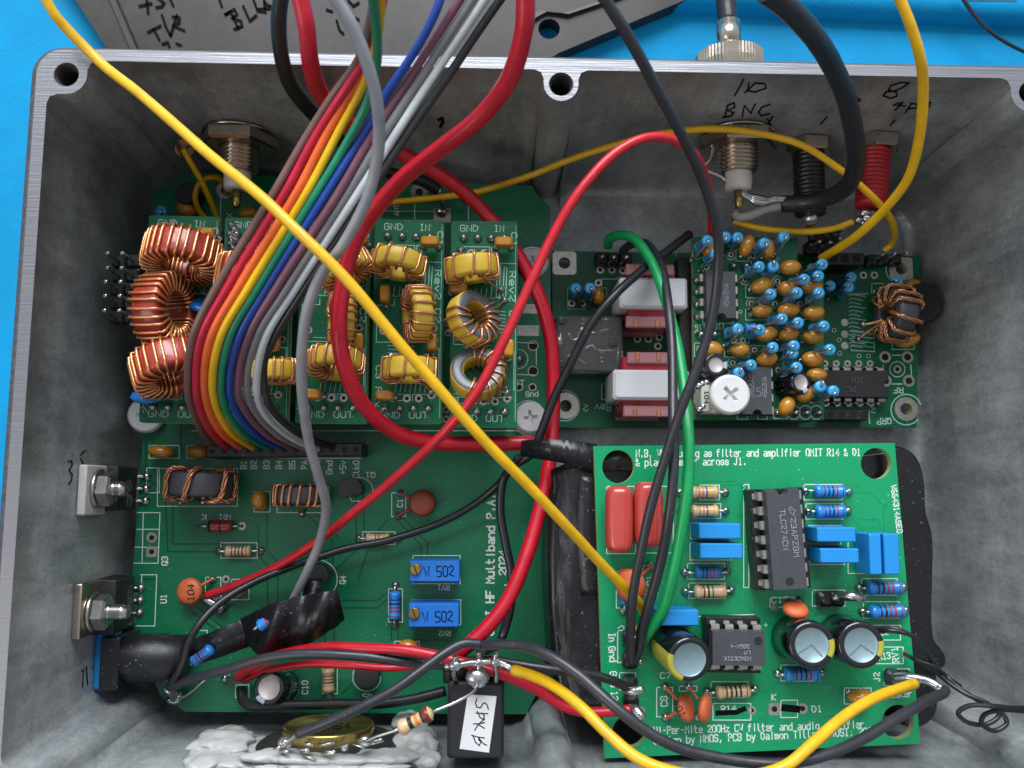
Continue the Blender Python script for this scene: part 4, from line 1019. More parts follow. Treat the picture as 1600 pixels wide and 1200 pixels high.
stand(4, 746, 584, 88, 9.8, 5, 3.9, 10, 'core_y', .25, 230, 66, 4.6, face='core_g', start=70, tail=[[at(770, 606, ZF+2), at(782, 612, ZF+1), at(792, 613, ZF)]])
chipcap(FB[3], 672, 378, ZF); chipcap(FB[3], 602, 460, ZF, ang=90); chipcap(FB[3], 675, 535, ZF, ang=90); chipcap(FB[3], 601, 618, ZF)
chipcap(FB[4], 787, 379, ZF); chipcap(FB[4], 716, 452, ZF); chipcap(FB[4], 795, 545, ZF, ang=90); chipcap(FB[2], 560, 535, ZF, ang=90); chipcap(FB[2], 488, 616, ZF); chipcap(FB[2], 560, 375, ZF); chipcap(FB[1], 378, 440, ZF, ang=90); chipcap(FB[0], 322, 365, ZF)
disccap(FB[0], 318, 478, ZF, 2.8, 3, (.3, .9, .5), 'bluedisc', .9, [(312, 470), (322, 492)])
disccap(FB[0], 231, 619, ZF, 3.0, 2.2, (.05, .95, .4), 'bluedisc', 1.0, [(215, 622), (250, 618)])
k = MB(); p0 = at(300, 408, ZF+8); k.tube(catmull([p0, at(293, 420, ZF+5), at(297, 434, ZF+2), at(308, 442, ZF)], 6), .3, 6, 0); part('winding_tail', k, ['copper2'], FB[0])
k = MB(); rn = random.Random(3)
for i in range(7):
    p = at(366+rn.uniform(-6, 6), 352+i*6+rn.uniform(-3, 3), ZF); blob(k, p.x, p.y, ZF, .8, rn.uniform(.8, 1.6), 0)
part('solder_joint', k, ['solder'], FB[1])
# ================================================================ receiver board (upper right)
ZQ = 5.0
fq = lambda x, y: at(x, y, ZQ)
mb = MB(); mb.poly([[pz(x, y, ZQ) for x, y in ((863, 668), (1432, 668), (1437, 400), (863, 392))]]+[[pz(x+9*math.cos(2*math.pi*i/18), y+9*math.sin(2*math.pi*i/18), ZQ) for i in range(18)] for x, y in ((882, 411), (884, 634), (1408, 420), (1416, 639))], ZQ-1.6, ZQ, 0, 1)
rxb = part('receiver_board', mb, ['pcb_rx', 'fr4'])
tag(rxb, 'dark green receiver board in the upper right of the box with two white-wrapped transformers', 'circuit board')
k = MB()
ring(k, 882, 411, 19, 9.5, ZQ, 0, None, sq=True); ring(k, 884, 634, 21, 9.5, ZQ, 0, None); ring(k, 1408, 420, 19, 9.5, ZQ, 0, None, sq=True); ring(k, 1416, 639, 19, 9.5, ZQ, 0, None)
for x, y in ((938, 422), (956, 422), (973, 423), (893, 474), (910, 474), (996, 530), (1013, 530), (1030, 527), (1028, 541), (935, 442), (1320, 504), (1320, 522), (1320, 540), (1349, 430), (1366, 430), (1392, 449)): ring(k, x, y, 6, 3, ZQ, 0, 1 if y < 500 or x < 1200 else 0)
for x, y in ((1383, 558), (1418, 558), (1384, 595), (1420, 595)): ring(k, x, y, 9.5, 5.5, ZQ)
ring(k, 1402, 577, 6.5, 3.5, ZQ)
for i in range(5): ring(k, 1289+i*17.6, 568, 5.5, 2.2, ZQ); ring(k, 1291+i*17.6, 630, 5.5, 2.2, ZQ)
for x, y in ((1342, 556), (1357, 556), (1312, 552), (1311, 531), (1303, 516)): ring(k, x, y, 3.4, 2.4, ZQ, 2)
part('solder_pads', k, ['tin', 'hole', 'silk_f'], rxb, fix=False)
k = MB()
line(k, [(882+24*math.cos(R(a)), 634-24*math.sin(R(a))) for a in range(0, 361, 20)], fq, 1.4); line(k, [(1416+24*math.cos(R(a)), 640-24*math.sin(R(a))) for a in range(20, 331, 20)], fq, 1.4); line(k, [(1408+24*math.cos(R(a)), 420-24*math.sin(R(a))) for a in range(100, 261, 20)], fq, 1.2)
line(k, [(1402+12*math.cos(R(a)), 577-12*math.sin(R(a))) for a in range(0, 361, 20)], fq, 1.3); line(k, [(1394, 555), (1408, 555)], fq, 1.6); line(k, [(1394, 600), (1410, 600)], fq, 1.6); line(k, [(1423, 570), (1424, 586)], fq, 1.6); line(k, [(1380, 570), (1380, 577)], fq, 1.2)
rect(k, 1394, 527, 1428, 546, fq); rect(k, 1291, 641, 1358, 656, fq); line(k, [(1358, 652), (1359, 662)], fq); line(k, [(889, 640), (889, 640)], fq)
for i in range(14):
    y = 462+i*6.2; line(k, [(1327, y), (1331, y-2), (1352-(i % 3)*4, y+1.2)], fq, 1.0)
for i in range(5): line(k, [(1330, 518+i*7), (1366, 522+i*7)], fq, 1.0)
line(k, [(1330, 545), (1330, 548), (1366, 549), (1366, 535)], fq, 1.1); line(k, [(1326, 460), (1356, 459)], fq, 1.1); rect(k, 1362, 443, 1380, 458, fq, 1)
txt(k, 'RF', (1411, 606), (1396, 606), fq, 8, 1.4); txt(k, 'QRP', (1392, 653), (1370, 654), fq, 9, 1.4); txt(k, '2', (1368, 637), (1361, 637), fq, 8, 1.3); txt(k, 'Rev 2', (954, 632), (912, 632), fq, 10, 1.5); line(k, [(940, 480), (940, 436), (975, 436)], fq); rect(k, 940, 600, 962, 624, fq); rect(k, 887, 450, 948, 483, fq, .8); line(k, [(1000, 394), (1056, 394), (1056, 400)], fq)
part('silkscreen', k, ['silk_f'], rxb, fix=False)
header_pins(rxb, [(938, 408), (956, 409), (975, 409)], ZQ, 2.6, 4.2, solder=True, w=2.5)
upright(rxb, 903, 450, ZQ, 290, 0, 7); upright(rxb, 922, 453, ZQ, 280, 1, 7); blobcap(rxb, 934, 463, ZQ, 1.5, 1.9, 1.8, 10, 2.8)
for i, (x, y) in enumerate(((1298, 445), (1331, 433), (1331, 451), (1407, 440))): upright(rxb, x, y, ZQ, 195, i, 7)
upright(rxb, 1066, 497, ZQ, 300, 1, 6); upright(rxb, 1062, 518, ZQ, 300, 2, 6); upright(rxb, 1071, 553, ZQ, 300, 0, 6)
blobcap(rxb, 1423, 446, ZQ, 2.2, 1.4, 1.7, 5); blobcap(rxb, 1420, 532, ZQ, 2.4, 1.4, 1.8, 14)
# clear relay
zr = ZQ+9; a, b = at(869, 493, zr), at(974, 581, zr); c = (a+b)/2; w, l = b.x-a.x, a.y-b.y
k = MB(); k.box((c.x, c.y, ZQ+2.4), (w-.8, l-.8, 4.0), 0, None, .3); rl = part('relay', k, ['relayb'], rxb)
k = MB(); fr = lambda x, y: at(x, y, ZQ+4.6)
for pts in ([(887, 522), (893, 533), (901, 531), (903, 521), (908, 520)], [(884, 560), (892, 556), (902, 562), (915, 570)], [(911, 548), (924, 541), (930, 548), (962, 549)], [(930, 521), (958, 514)], [(903, 522), (945, 522)], [(965, 540), (963, 572)], [(905, 500), (914, 502)], [(940, 501), (953, 502)], [(905, 508), (914, 508)], [(875, 516), (876, 555)], [(934, 560), (944, 560)], [(934, 566), (945, 567)], [(934, 553), (944, 553)]):
    k.tube(catmull([fr(*p)+Vector((0, 0, .4)) for p in pts], 4), .26, 6, 0)
p = at(874, 534, ZQ+5); k.ell(p, .9, 1.3, .5, 0); p = at(909, 517, ZQ+5); k.ell(p, .9, .7, .4, 0)
part('contacts', k, ['steel'], rl)
k = MB(); k.box((c.x, c.y, ZQ+4.6), (w, l, 8.8), 0, None, .35)
for x, y in ((878, 501), (958, 536), (876, 568)): p = at(x, y, zr); k.lathe([(.9, 0), (.85, .15), (.4, .2)], p, (0, 0, 1), 14, 0)
part('relay_cover', k, ['clear'], rl)
# transformers
def xfmr(core, bob1, bob2, zt):
    a, b = at(core[0], core[1], zt), at(core[2], core[3], zt); c = (a+b)/2; w, l = b.x-a.x, a.y-b.y
    k = MB(); t1 = Vector((c.x, c.y, 0))
    q1 = at(bob1[0], bob1[1], zt-1.5); q2 = at(bob2[2], bob2[3], zt-1.5)
    k.box((c.x, (q1.y+q2.y)/2, (ZQ+zt-2)/2+.3), (w*.72, q1.y-q2.y-1.5, zt-ZQ-3), 0, None, .3)
    for s, (x0, y0, x1, y1) in ((1, bob1), (-1, bob2)):
        e0, e1 = at(x0, y0, zt-1.5), at(x1, y1, zt-1.5); yy = e0.y-.6 if s > 0 else e1.y+.6
        for zz in (zt-2.0, ZQ+1.6): k.box(((e0.x+e1.x)/2, yy-s*.5, zz), (e1.x-e0.x, 2.2, 1.3), 1, None, .25)
        for i in (-1, 1): k.box(((e0.x+e1.x)/2+i*(e1.x-e0.x)*.26, yy-s*.2, zt-1.3), (.7, 1.6, .5), 2, None, .1)
    o = part('transformer', k, ['bobbin', 'bobbin2', 'copper'], rxb)
    k = MB(); k.box((c.x, c.y, (ZQ+zt)/2+1), (w, l, zt-ZQ-2), 0, None, .5); part('core_wrap', k, ['paper'], o)
xfmr((968, 433, 1075, 482), (978, 412, 1054, 434), (978, 482, 1042, 512), ZQ+14); xfmr((958, 577, 1078, 625), (980, 550, 1044, 578), (974, 624, 1046, 652), ZQ+14)
d, _, _ = dip(rxb, (1330, 599), R(180), 14, ZQ, .92, 'ic2', False, True)
k = MB(); fz = lambda x, y: at(x, y, ZQ+4.06); txt(k, '104', (1348, 590), (1330, 590), fz, 8, 1.0); txt(k, 'PL', (1336, 604), (1322, 604), fz, 8, 1.0); part('marking', k, ['icink2'], d, fix=False)
k = MB(); a, b = at(1288, 656, ZQ+4), at(1357, 640, ZQ+4); k.box(((a.x+b.x)/2, (a.y+b.y)/2, ZQ+2), (b.x-a.x, b.y-a.y, 4), 0, None, .15)
for i in range(4): p = at(1298+i*17.5, 648, ZQ+4); k.box((p.x, p.y, ZQ+4.02), (1.1, 1.3, .06), 1)
part('socket_strip', k, ['blackpl', 'hole'], rxb)
k = MB(); a, b = at(1290, 413, ZQ+8), at(1350, 395, ZQ+8); k.box(((a.x+b.x)/2, (a.y+b.y)/2, ZQ+4), (b.x-a.x, b.y-a.y, 8), 0, None, .15)
for i in range(3): p = at(1302+i*18.5, 404, ZQ+8); k.box((p.x, p.y, ZQ+8.02), (1.5, 1.5, .06), 1)
part('socket_strip', k, ['blackpl', 'hole'], rxb)
header_pins(rxb, [(1356, 411), (1374, 410), (1392, 409)], ZQ, 2.6, 7.5, solder=False)
k = MB(); c = at(1100, 520, ZQ); a, b = at(1052, 400, ZQ+10), at(1084, 640, ZQ+10); k.box(((a.x+b.x)/2+.6, (a.y+b.y)/2, ZQ+4.5), (2.6, a.y-b.y, 8.5), 0, None, .2); part('header_socket', k, ['blackpl'], rxb)
# trifilar transformer lying on edge at the right
c = at(1404, 488, ZQ+7); c.z = ZQ+5.6
toroid(rxb, c, (-1, .06, .18), 10.2, 5.2, 4.4, 11, 300, .36, 'ferrite', None, 'copper', True, None, 'ferrite_transformer', jitter=.8, tail=[[at(1378, 500, ZQ+7), at(1362, 505, ZQ+6), at(1347, 507, ZQ+5)], [at(1380, 504, ZQ+6), at(1362, 514, ZQ+4), at(1340, 530, ZQ+2)]])
k = MB(); c = at(1438, 480, ZQ); k.lathe([(4, 0), (4.2, .4), (4.2, 6), (3.8, 6.6)], (c.x-2.6, c.y-.5, ZQ), (0, 0, 1), 26, 0); part('ferrite_core', k, ['hole'], rxb)

# ================================================================ plug-in audio board full of standing resistors
ZP = 17.0
fp = lambda x, y: at(x, y, ZP)
mb = MB(); mb.poly([[pz(x, y, ZP) for x, y in ((1085, 656), (1288, 656), (1287, 440), (1286, 430), (1246, 428), (1246, 372), (1082, 370))]], ZP-1.6, ZP, 0, 1)
pib = part('audio_filter_board', mb, ['pcb_fil', 'fr4'])
tag(pib, 'small green plug-in board crowded with standing blue resistors and mustard capacitors', 'circuit board')
k = MB(); c0, c1 = at(1088, 380, ZP), at(1280, 640, ZP); k.box((c0.x+1.5, (c0.y+c1.y)/2, (ZQ+ZP)/2+3), (2.5, 30, 3), 0)
a, b = at(1120, 522, ZP), at(1272, 645, ZP); k.box((a.x, a.y, (ZQ+ZP)/2), (9, 2.5, ZP-ZQ-1.8), 0); k.box((b.x-3, b.y, (ZQ+ZP)/2), (9, 2.5, ZP-ZQ-1.8), 0); part('header_socket', k, ['blackpl'], pib)
k = MB()
for x, y in ((1090, 397), (1142, 398), (1104, 418), (1164, 437), (1176, 400), (1211, 400), (1215, 439), (1174, 474), (1211, 475), (1250, 475), (1147, 532), (1161, 532), (1179, 547), (1145, 567), (1216, 578), (1092, 545), (1174, 455), (1174, 492)): ring(k, x, y, 4.8, 2.2, ZP)
for x, y in ((1157, 487), (1254, 490)): ring(k, x, y, 3, 1.8, ZP, 2)
part('solder_pads', k, ['tin', 'hole', 'silk_f'], pib, fix=False)
k = MB()
for x, y in ((1090, 397), (1142, 398), (1104, 418), (1164, 437), (1211, 400), (1174, 474), (1215, 439), (1145, 567), (1179, 547)): line(k, [(x+8*math.cos(R(a)), y-8*math.sin(R(a))) for a in range(30, 331, 25)], fp, 1.0)
for x0, y0, x1, y1 in ((1100, 396, 1115, 407), (1150, 390, 1170, 408), (1165, 446, 1200, 465), (1165, 482, 1200, 500), (1132, 536, 1170, 558), (1085, 536, 1120, 557), (1170, 518, 1200, 540), (1209, 640, 1230, 654)): rect(k, x0, y0, x1, y1, fp, 1.0)
line(k, [(1085, 520), (1090, 516), (1096, 520), (1108, 520), (1114, 516), (1124, 522)], fp); line(k, [(1098, 493), (1098, 505), (1146, 505), (1146, 493)], fp, .9); line(k, [(1152, 648), (1152, 655), (1168, 655), (1168, 648)], fp); line(k, [(1184, 648), (1184, 655), (1199, 655), (1199, 648)], fp)
line(k, [(1110+25*math.cos(R(a)), 622-25*math.sin(R(a))) for a in range(110, 351, 15)], fp, 1.2)
txt(k, '116 0116', (1132, 506), (1086, 508), fp, 8, 1.1); txt(k, '399', (1228, 576), (1228, 558), fp, 6, 1)
for x0 in (1232, 1250, 1267): line(k, [(x0, 638), (x0+5, 634), (x0+12, 634), (x0+17, 638), (x0+17, 650), (x0+12, 655), (x0+5, 655), (x0, 650), (x0, 638)], fp, 1.2)
part('silkscreen', k, ['silk_f'], pib, fix=False)
joints(pib, [(1241, 645), (1259, 645), (1278, 645), (1094, 523), (1115, 523), (1134, 524)], ZP, 1.0, 1.4)
joints(pib, [(1144, 417), (1164, 417)], ZP, .9, 1.6)
caps = [(1110, 386, 75, 1), (1167, 384, 75, 1), (1200, 389, 80, 1), (1235, 418, 0, 0), (1190, 446, 12, 0), (1231, 451, 12, 0), (1191, 486, 0, 0), (1232, 485, 8, 0), (1268, 449, 0, 0), (1271, 489, 8, 0), (1199, 522, 15, 0), (1232, 523, 8, 0), (1112, 546, 0, 0), (1156, 547, 0, 0), (1198, 562, 5, 0), (1229, 635, 60, 0), (1270, 527, 0, 0), (1270, 561, 0, 0), (1276, 586, 8, 0), (1259, 616, 30, 0), (1247, 381, 70, 1)][:20]
for x, y, a, t in caps: blobcap(pib, x, y, ZP, 2.15, 1.45, 1.5, a, 2.7)
ups = [(1102, 374, 250), (1136, 366, 250), (1155, 365, 240), (1192, 375, 265), (1225, 373, 265), (1117, 392, 230), (1184, 414, 215), (1212, 416, 100), (1252, 431, 190), (1206, 464, 205), (1247, 460, 215), (1219, 494, 200), (1252, 501, 200), (1285, 409, 205), (1285, 427, 205), (1283, 460, 215), (1287, 505, 200), (1151, 512, 265), (1186, 513, 180), (1214, 541, 195), (1244, 536, 205), (1247, 553, 200), (1245, 574, 185), (1171, 567, 180), (1156, 584, 60), (1295, 544, 190), (1286, 610, 70), (1301, 606, 240)]
for i, (x, y, a) in enumerate(ups): upright(pib, x, y, ZP, a, i % 3, 7.2, 1.12, 2.4)
axial(pib, (1160, 515), (1178, 515), ZP+3, 'blue2', 1.0, bodyfrac=.95)
for (cx, cy, rows) in ((1127, 460, (('LM', 1121, 470, 458), ('4562NA', 1138, 480, 444))), (1183, 610, (('JR66AC', 1178, 622, 586), ('LM', 1188, 619, 606), ('4562NA', 1198, 621, 589)))):
    d, zt, _ = dip(pib, (cx, cy), R(-90) if False else R(90), 8, ZP, .96, 'ic', False, True)
    d.rotation_euler = d.rotation_euler
    k = MB(); fz = lambda x, y: at(x, y, zt-.05)
    for s, x, y0, y1 in rows: txt(k, s, (x, y0), (x, y1), fz, 7, .95)
    part('marking', k, ['icink'], d, fix=False)
electrolytic(pib, (1119, 570), (1102, 578), ZP, 6.0, 2.3, 'elec', 'can2', 'elecw', False, [('16', R(190), 3, 1.2), ('25v', R(250), 2.4, 1.2)], .62, sa=0)
electrolytic(pib, (1252, 597), (1224, 604), ZP, 5.0, 2.3, 'elec', 'can2', 'elecw', False, [('50', R(95), 2.2, 1.2)], .66, sa=-60)
k = MB(); a, b = at(1097, 643, ZP+5.5), at(1110, 597, ZP+5.5); k.box(((a.x+b.x)/2, (a.y+b.y)/2, ZP+2.6), (abs(b.x-a.x), b.y-a.y, 5.0), 0, None, .2); a2 = at(1098, 597, ZP+3); k.box((a2.x+3.4, (a.y+b.y)/2, ZP+2.0), (7, b.y-a.y+.4, 3.8), 0, None, .2)
tr = part('trimmer_capacitor', k, ['ceramic'], pib)
k = MB(); f5 = lambda x, y: at(x, y, ZP+5.15); txt(k, '104', (1101, 611), (1101, 630), f5, 6, 1.3); part('marking', k, ['ink'], tr, fix=False)
k = MB()
for x, y in ((1097, 600), (1092, 603), (1098, 636), (1093, 640), (1104, 598)): p = at(x, y, ZP+4.6); k.ell(p, .8, .8, .7, 0, None, 8, 5)
part('solder_joint', k, ['solder'], pib)
nylon_screw(1142, 616, ZP+9, 3.75, 'big white nylon cross-head screw over the small board with standing resistors', True, R(40), 8)
# loose male header on the corner of the plug-in board
header_pins(pib, [(1262, 391), (1278, 392), (1293, 386)], ZP-8, 2.6, 7, solder=True); header_pins(pib, [(1270, 372), (1284, 374), (1297, 372)], ZP-8, 2.6, 7, solder=True)

# ================================================================ black case under the bright amplifier board
zc = 24.5
cl = [(905, 735), (868, 760), (866, 1060), (880, 1105), (910, 1124), (942, 1118), (950, 1088), (1400, 1078), (1408, 1130), (1435, 1140), (1458, 1128), (1468, 1108), (1468, 1052), (1480, 1042), (1481, 1028), (1474, 1016), (1462, 998), (1460, 836), (1450, 800), (1447, 752), (1440, 722), (1426, 704), (1405, 696), (1380, 704), (1250, 712), (1100, 712), (960, 712), (930, 722)]
k = MB(); P = catmull([at(x, y, zc) for x, y in cl[::-1]], 5, True)
c = sum(P, Vector())/len(P); rg = lambda s, z: [Vector(((p.x-c.x)*s+c.x, (p.y-c.y)*s+c.y, z)) for p in P]
k.loft([rg(.99, .25), rg(1.0, 1.2), rg(1.0, zc-1.6), rg(.992, zc-.5), rg(.975, zc)], 0, True, True)
case = part('plastic_case', k, ['case'], None); tag(case, 'black rounded plastic case showing beyond the right edge of the bright green board above it', 'case')
sheet([[(862, 735, 23), (868, 860, 24), (866, 1000, 24), (872, 1085, 23)], [(890, 722, 25.2), (900, 850, 25.5), (894, 990, 25), (905, 1100, 25)], [(940, 712, 25.4), (945, 860, 25.4), (950, 1000, 25.4), (955, 1105, 25.4)]], 'tape', 'electrical_tape', 'creased black tape wrapped down the left side of the black case', 'tape', group='black electrical tape')
sheet([[(928, 702, 25.6), (975, 702, 25.8), (1012, 706, 25.6)], [(930, 724, 26), (970, 720, 26.4), (1010, 724, 26)], [(934, 738, 25.6), (972, 735, 25.8), (1008, 738, 25.6)]], 'tape', 'electrical_tape', 'shiny black tape seen through the upper hole beside the red capacitors', 'tape', group='black electrical tape', wr_=.3)
sheet([[(905, 742, 27), (902, 830, 27), (908, 930, 26.6)], [(935, 748, 26.4), (940, 840, 26.2), (945, 930, 26.2)]], 'tape', 'electrical_tape', 'short flap of black tape stuck level with the two red capacitors', 'tape', group='black electrical tape')

# ================================================================ bright green audio filter and amplifier board
ZH = 28.0
fh = lambda x, y: at(x, y, ZH)
def ell_px(x, y, rx, ry, n=26): return [pz(x+rx*math.cos(2*math.pi*i/n), y+ry*math.sin(2*math.pi*i/n), ZH) for i in range(n)]
mb = MB(); mb.poly([[pz(x, y, ZH) for x, y in ((945, 1185), (1438, 1162), (1398, 692), (928, 697))], ell_px(966, 729, 25, 26), ell_px(1369, 724, 24, 24.5), ell_px(983, 1143, 26, 25), ell_px(1403, 1128, 25, 27)], ZH-1.6, ZH, 0, 1)
amp = part('audio_amplifier_board', mb, ['pcb_amp', 'fr4'])
tag(amp, 'bright green audio amplifier board with white lettering, raised on a black case', 'circuit board')
k = MB()
txt(k, 'N.B. When using as filter and amplifier OMIT R14 & D1', (994, 714), (1344, 712), fh, 11, 1.6); txt(k, '& place jumper across J1.', (994, 728), (1166, 726), fh, 11, 1.6)
txt(k, 'Hi-Per-Mite 200Hz CW filter and audio amplifier', (1022, 1147), (1350, 1137), fh, 11, 1.6); txt(k, 'Design by NMOS, PCB by Daimon Tilley G4USI. 202', (1022, 1163), (1362, 1148), fh, 11, 1.6)
txt(k, 'W664314ASE8', (1392, 759), (1402, 833), fh, 8, 1.5)
txt(k, 'In', (951, 990), (952, 1002), fh, 10, 1.9); txt(k, 'Gnd', (951, 1011), (953, 1034), fh, 10, 1.9); txt(k, 'Gnd', (953, 1050), (955, 1073), fh, 10, 1.8); txt(k, '12v', (955, 1081), (956, 1102), fh, 10, 1.8)
txt(k, 'C1', (1021, 914), (1020, 899), fh, 10, 1.6); txt(k, 'C8', (1043, 1103), (1042, 1088), fh, 10, 1.7); txt(k, 'C7', (1032, 1060), (1048, 1060), fh, 9, 1.5); txt(k, 'R14', (1127, 1112), (1150, 1111), fh, 9, 1.6); txt(k, 'C17', (1206, 942), (1232, 941), fh, 9, 1.4); txt(k, 'J', (976, 982), (971, 975), fh, 8, 1.4)
txt(k, 'RV1', (1405, 1034), (1402, 1011), fh, 10, 1.7); txt(k, 'R13', (1374, 1031), (1391, 1029), fh, 10, 1.7); txt(k, 'J2', (1375, 1064), (1374, 1051), fh, 9, 1.7); txt(k, 'Speaker', (1378, 1091), (1425, 1088), fh, 9, 1.5); txt(k, 'K', (1206, 1094), (1212, 1094), fh, 9, 1.6); txt(k, 'D1', (1269, 1113), (1284, 1112), fh, 10, 1.6); txt(k, 'C2', (1377, 993), (1388, 992), fh, 8, 1.3); txt(k, '+', (1194, 980), (1199, 980), fh, 7, 1.2)
for x0, y0, x1, y1 in ((948, 760, 993, 865), (1006, 760, 1052, 864), (1093, 758, 1124, 781), (1083, 787, 1126, 810), (1079, 817, 1140, 842), (1078, 848, 1142, 875), (1074, 880, 1132, 905), (1076, 911, 1133, 935), (1256, 757, 1316, 781), (1259, 787, 1317, 811), (1262, 821, 1314, 850), (1264, 855, 1320, 882), (1325, 832, 1352, 896), (1346, 904, 1402, 930), (1349, 940, 1405, 966), (1356, 977, 1407, 1000), (1360, 1011, 1411, 1037), (1269, 922, 1320, 947), (1220, 1039, 1280, 1064), (1111, 1065, 1169, 1090), (1114, 1099, 1173, 1125), (1026, 1074, 1051, 1120), (1061, 1072, 1089, 1080), (1319, 1075, 1361, 1100), (1381, 1045, 1421, 1071), (965, 985, 986, 1035), (968, 1051, 993, 1078), (1203, 934, 1250, 949), (963, 893, 985, 950), (1004, 884, 1027, 928), (1220, 1094, 1246, 1121), (1162, 757, 1170, 918), (1058, 948, 1076, 960)): rect(k, x0, y0, x1, y1, fh, 1.4)
line(k, [(1092, 963), (1178, 960)], fh, 1.4)
part('silkscreen', k, ['silk'], amp, fix=False)
k = MB()
for pts in ([(1052, 944), (1070, 925)], [(1142, 928), (1178, 956)], [(1322, 800), (1352, 833)], [(1280, 1050), (1315, 1086)], [(1340, 1045), (1360, 1068)], [(1315, 905), (1328, 918), (1345, 918)], [(1310, 945), (1325, 955), (1348, 955)], [(1268, 904), (1300, 902), (1312, 906)], [(1280, 880), (1300, 895), (1325, 898)], [(1025, 1045), (1003, 1072)], [(1060, 780), (1060, 792)], [(992, 960), (1008, 945)], [(1120, 758), (1168, 758)], [(1132, 799), (1160, 806)], [(1208, 1040), (1208, 1080)], [(1255, 1095), (1300, 1060)], [(1172, 1110), (1200, 1109)], [(940, 770), (952, 764)], [(1046, 815), (1056, 805)]): line(k, pts, fh, 1.0, 0, .012)
for pts in ([(1100, 742), (1100, 752), (1150, 752), (1160, 762)], [(1320, 770), (1360, 770), (1380, 790), (1384, 900)], [(1326, 800), (1340, 812), (1372, 812), (1376, 828)], [(1070, 905), (1056, 918), (1056, 980)], [(1180, 940), (1180, 960)], [(1190, 1085), (1215, 1068), (1300, 1068)], [(1290, 1120), (1330, 1120), (1350, 1105)], [(1000, 880), (1048, 880), (1060, 868)], [(1250, 935), (1275, 960), (1330, 962)], [(960, 880), (1000, 876)], [(1405, 980), (1412, 1010)], [(1100, 1130), (1180, 1128), (1200, 1116)], [(960, 1000), (966, 1060)], [(1130, 890), (1160, 915)]): line(k, pts, fh, 1.3, 0, .012)
for x, y in ((1340, 760), (1384, 790), (1056, 918), (1160, 762), (1215, 1068), (1330, 1120), (1275, 960), (1048, 880), (1010, 1000), (1300, 1085), (1195, 1125), (1365, 812)): ring(k, x, y, 2.6, 1.1, ZH, 0, None, .02, 10)
part('track_outlines', k, ['track_amp'], amp, fix=False)
k = MB(); ring(k, 1210, 1108, 9, 4.4, ZH, sq=True); ring(k, 1254, 1107, 8, 4, ZH); ring(k, 1175, 1110, 6.5, 3, ZH); ring(k, 1414, 1022, 6, 3, ZH)
for x, y, in ((1210, 949), (1246, 938), (1002, 1110), (1040, 1120)): ring(k, x, y, 6, 0.5, ZH, 0, 0)
part('solder_pads', k, ['tin', 'hole'], amp, fix=False)
k = MB()
for pts, w in (([(1122, 1114), (1150, 1113), (1162, 1108)], 8), ([(1226, 1106), (1245, 1108)], 11)): strip(k, pts, w, lambda x, y: at(x, y, ZH+.06))
part('marker_scribble', k, ['ink'], amp, fix=False)
def film(x0, y0, x1, y1, zb, lab):
    zt = ZH+zb+5; a, b = at(x0, y0, zt), at(x1, y1, zt); c = (a+b)/2; w, l = (b.x-a.x)/2, (a.y-b.y)/2
    k = MB(); rings = []
    for t in [math.pi*(i/12) for i in range(13)]:
        q = max(math.sin(t), .03)**.42; z = -math.cos(t)
        rings.append([Vector((c.x+w*q*math.copysign(abs(math.cos(u))**.55, math.cos(u)), c.y+(l-w*(1-q)*.8)*math.copysign(abs(math.sin(u))**.34, math.sin(u)), ZH+zb+2.8+z*2.8)) for u in [2*math.pi*i/32 for i in range(32)]])
    k.loft(rings, 0, True, True); part('film_capacitor', k, ['film'], amp, label=lab)
film(947, 758, 993, 866, 1.2, None); film(992, 752, 1041, 858, 1.8, None)
axial(amp, (1062, 769), (1133, 769), ZH, 'tanviolet', 1.15); axial(amp, (1064, 799), (1133, 798), ZH, 'tanviolet', 1.15)
axial(amp, (1070, 894), (1136, 893), ZH, 'blue2', 1.15); axial(amp, (1071, 924), (1142, 922), ZH, 'tangreen', 1.25, bodyfrac=.72)
axial(amp, (1258, 767), (1326, 768), ZH, 'blue', 1.2, bodyfrac=.72); axial(amp, (1262, 799), (1324, 798), ZH, 'blue', 1.2, bodyfrac=.76); axial(amp, (1342, 918), (1411, 917), ZH, 'blue2', 1.25, bodyfrac=.82); axial(amp, (1347, 955), (1414, 953), ZH, 'blue2', 1.25, bodyfrac=.82); axial(amp, (1215, 1052), (1284, 1051), ZH, 'blue', 1.25, bodyfrac=.82); axial(amp, (1105, 1080), (1179, 1076), ZH, 'tan', 1.2, bodyfrac=.74)
axial(amp, (975, 896), (974, 955), ZH, 'blue', 1.15)
boxcap(amp, 1092, 818, 1158, 842, ZH); boxcap(amp, 1094, 849, 1161, 873, ZH); boxcap(amp, 1277, 824, 1338, 847, ZH); boxcap(amp, 1282, 857, 1343, 880, ZH); boxcap(amp, 1358, 834, 1379, 898, ZH); boxcap(amp, 1381, 834, 1407, 898, ZH); boxcap(amp, 1026, 953, 1092, 978, ZH, 5.5)
c1, zt, sk = dip(None, (1229, 843), R(-87), 14, ZH, .98, 'ic', True, True, 1)
tag(c1, 'long grey chip in a socket, upright in the middle of the bright green board', 'chip', 'socketed chips')
part('chip_socket', sk, ['blackpl', 'tin'], amp)
k = MB(); fz = lambda x, y: at(x, y, zt+.02)
txt(k, 'TLC274CN', (1218, 797), (1224, 859), fz, 8, 1.2); txt(k, '23APZGM', (1235, 810), (1241, 870), fz, 8, 1.2)
line(k, [(1233, 800), (1236, 797), (1232, 795), (1236, 792), (1240, 797), (1244, 797), (1240, 801), (1241, 806), (1237, 803), (1233, 800)], fz, 1)
part('marking', k, ['icink'], c1, fix=False)
c2, zt, sk = dip(None, (1155, 1014), R(179), 8, ZH, .94, 'ic', True, False, 2)
